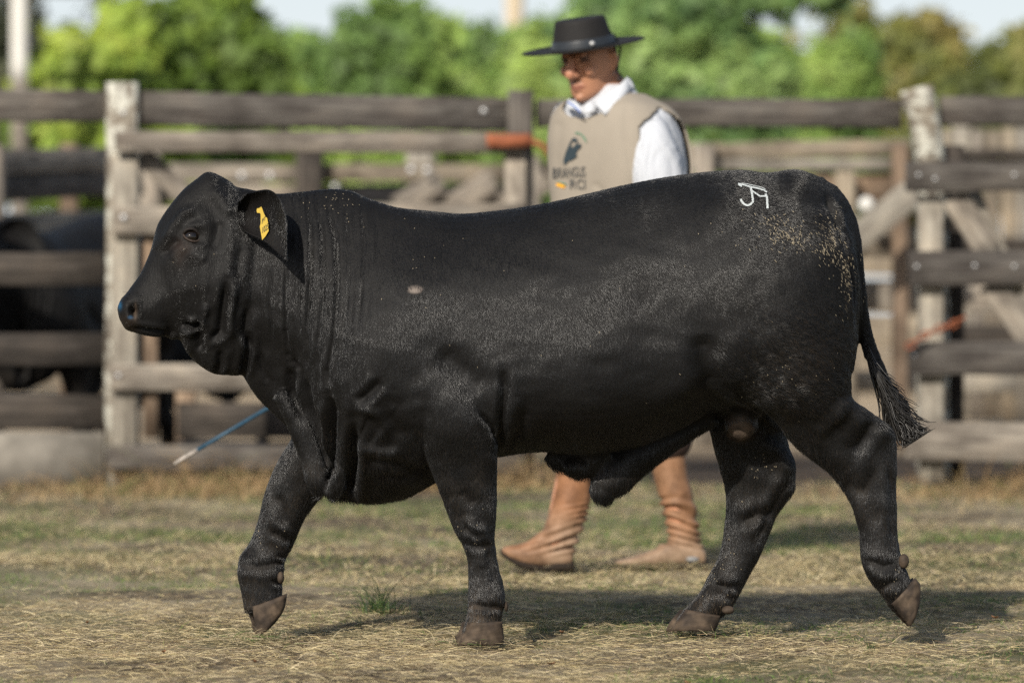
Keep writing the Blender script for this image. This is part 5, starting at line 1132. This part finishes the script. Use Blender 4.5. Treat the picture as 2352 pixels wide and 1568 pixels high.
# boots
m_bt, t_bt, b_bt = mat_new('dusty_tan_leather', .6, .35)
g_ = objcoord(t_bt, (1, 1, 1)); n1 = N(t_bt, 'ShaderNodeTexNoise', Scale=14, Detail=6, Roughness=.65); t_bt.links.new(g_.outputs[0], n1.inputs['Vector'])
at_ = N(t_bt, 'ShaderNodeAttribute', attribute_name='tint'); r_ = ramp(t_bt, [(.32, (.5, .47, .44)), (.52, (1, 1, 1)), (.72, (1.35, 1.4, 1.5))]); t_bt.links.new(n1.outputs['Fac'], r_.inputs['Fac'])
t_bt.links.new(mixc(t_bt, 1.0, at_.outputs['Color'], r_.outputs['Color'], 'MULTIPLY'), b_bt.inputs['Base Color']); bump(t_bt, b_bt, n1.outputs['Fac'], .25, .006)
def boot(shaft, foot, sole, D, seed):
    P = []; A = np.array(shaft, float); y = np.linspace(A[0, 0], A[-1, 0], 40); c_, s_ = sup(30, 2.1); R = []
    for yy in y:
        xl, xr, hd = [pch(A[:, 0], A[:, k], yy) for k in (1, 2, 3)]; a, b = np.array(W(xl, yy, D)), np.array(W(xr, yy, D)); R.append((a+b)/2 + np.outer(c_, (b-a)/2) + np.outer(s_*hd, [0, 1, 0]))
    P.append(loft(R)); P.append(ring_sections(foot, D, 30, 2.7, 5))
    V, T = merge(P); V, Q, e = remesh(V, T, .006, 5); Pq = tri_px(V); Nq = normals(V, Q)
    yt, yb = shaft[3][0], shaft[-1][0]-25; m = smst(yt-20, yt+15, Pq[:, 1])*smst(yb+25, yb-5, Pq[:, 1]); ph = Pq[:, 1]*.30 + Pq[:, 0]*.055*(1 if seed == 1 else -.8) + 1.3*vnoise(Pq*.03, seed)
    V += Nq*(m*.0155*np.sin(ph*1.1 + 3.6*vnoise(Pq*np.array([.022,.045]), seed+20))*(0.5 + 0.75*vnoise(Pq*.03, seed+21)) + .0025*vnoise(Pq*.04, seed+4)*smst(1250, 1200, Pq[:, 1]))[:, None]
    o = part('boot', V, Q, m_bt, man); dust = smst(1160, 1290, Pq[:, 1] + 40*vnoise(Pq*.025, seed+30))[:, None]*.8 + .15*np.clip(vnoise(Pq*.03, seed+9), 0, 1)[:, None]
    cl = np.array([.24, .112, .052])*(1-dust) + np.array([.27, .185, .122])*dust
    if seed == 2: cl = cl*.8 + np.array([.24, .18, .12])*.2
    fd = np.clip(np.sin(ph*1.1 + 3.4*vnoise(Pq*np.array([.02,.05]), seed+20))*-1, 0, 1)*m; cl = cl*(1 - .0*fd[:, None])
    set_col(o.data, cl)
    V, T = ring_sections(sole, D, 22, 3.2, 4), None
    part('boot_sole', V[0], V[1], plain('dark_sole', (.022, .016, .012), .8, .2), o)
boot([(1040, 1286, 1362, .058), (1090, 1276, 1362, .06), (1130, 1270, 1358, .06), (1165, 1264, 1352, .058), (1195, 1254, 1346, .055), (1225, 1240, 1334, .05), (1252, 1226, 1324, .046), (1280, 1222, 1318, .044)],
     [(1152, 1258, 1153, 1268, 20), (1162, 1254, 1170, 1282, 30), (1182, 1251, 1195, 1293, 36), (1206, 1244, 1220, 1300, 37), (1226, 1234, 1246, 1302, 36), (1250, 1224, 1272, 1303, 34), (1290, 1228, 1296, 1304, 34), (1318, 1250, 1314, 1300, 28)],
     [(1147, 1259, 1150, 1271, 23), (1168, 1274, 1171, 1289, 38), (1198, 1286, 1202, 1304, 43), (1232, 1293, 1235, 1309, 38), (1252, 1298, 1255, 1308, 34), (1270, 1290, 1274, 1312, 36), (1319, 1286, 1318, 1312, 32)], 12.68, 1)
boot([(1030, 1490, 1572, .056), (1090, 1500, 1581, .058), (1125, 1510, 1590, .058), (1150, 1517, 1594, .057), (1180, 1524, 1600, .054), (1215, 1532, 1606, .05), (1240, 1536, 1610, .047), (1272, 1540, 1614, .045)],
     [(1411, 1288, 1412, 1295, 22), (1430, 1283, 1432, 1298, 32), (1460, 1275, 1462, 1299, 38), (1495, 1263, 1498, 1300, 38), (1525, 1247, 1530, 1300, 36), (1560, 1236, 1566, 1300, 34), (1600, 1240, 1600, 1300, 34), (1620, 1262, 1620, 1298, 28)],
     [(1406, 1290, 1408, 1299, 24), (1440, 1294, 1440, 1304, 38), (1490, 1295, 1490, 1306, 41), (1540, 1296, 1540, 1304, 36), (1572, 1288, 1572, 1306, 36), (1625, 1284, 1624, 1306, 32)], 12.88, 2)
V, T = ellipsoid(W(1590, 1284, 12.83), (.022, .010, .010), 10); part('spur', V, T, plain('spur_steel', (.22, .22, .22), .6, .3, metal=.3), man)
# cattle goad carried in the right hand
sp0, sp1 = Vector(W(1300, 530, 12.86)), Vector(W(400, 1065, 12.35)); stick = thing('goad_stick', sp1, 'long blue cattle stick with pale worn tip pointing down below the bull neck', 'stick')
u_ = sp0-sp1; V, T = tube([sp1 + u_*.055, sp1 + u_*.5, sp0], [.0062, .0072, .009], 10); part('shaft', V, T, plain('blue_paint', (.014, .055, .095), .5, .4, .25, 40), stick)
V, T = tube([sp1, sp1 + u_*.02, sp1 + u_*.056], [.004, .006, .0064], 10); part('tip', V, T, plain('worn_tip', (.36, .32, .28), .6, .3, .5, 90), stick)
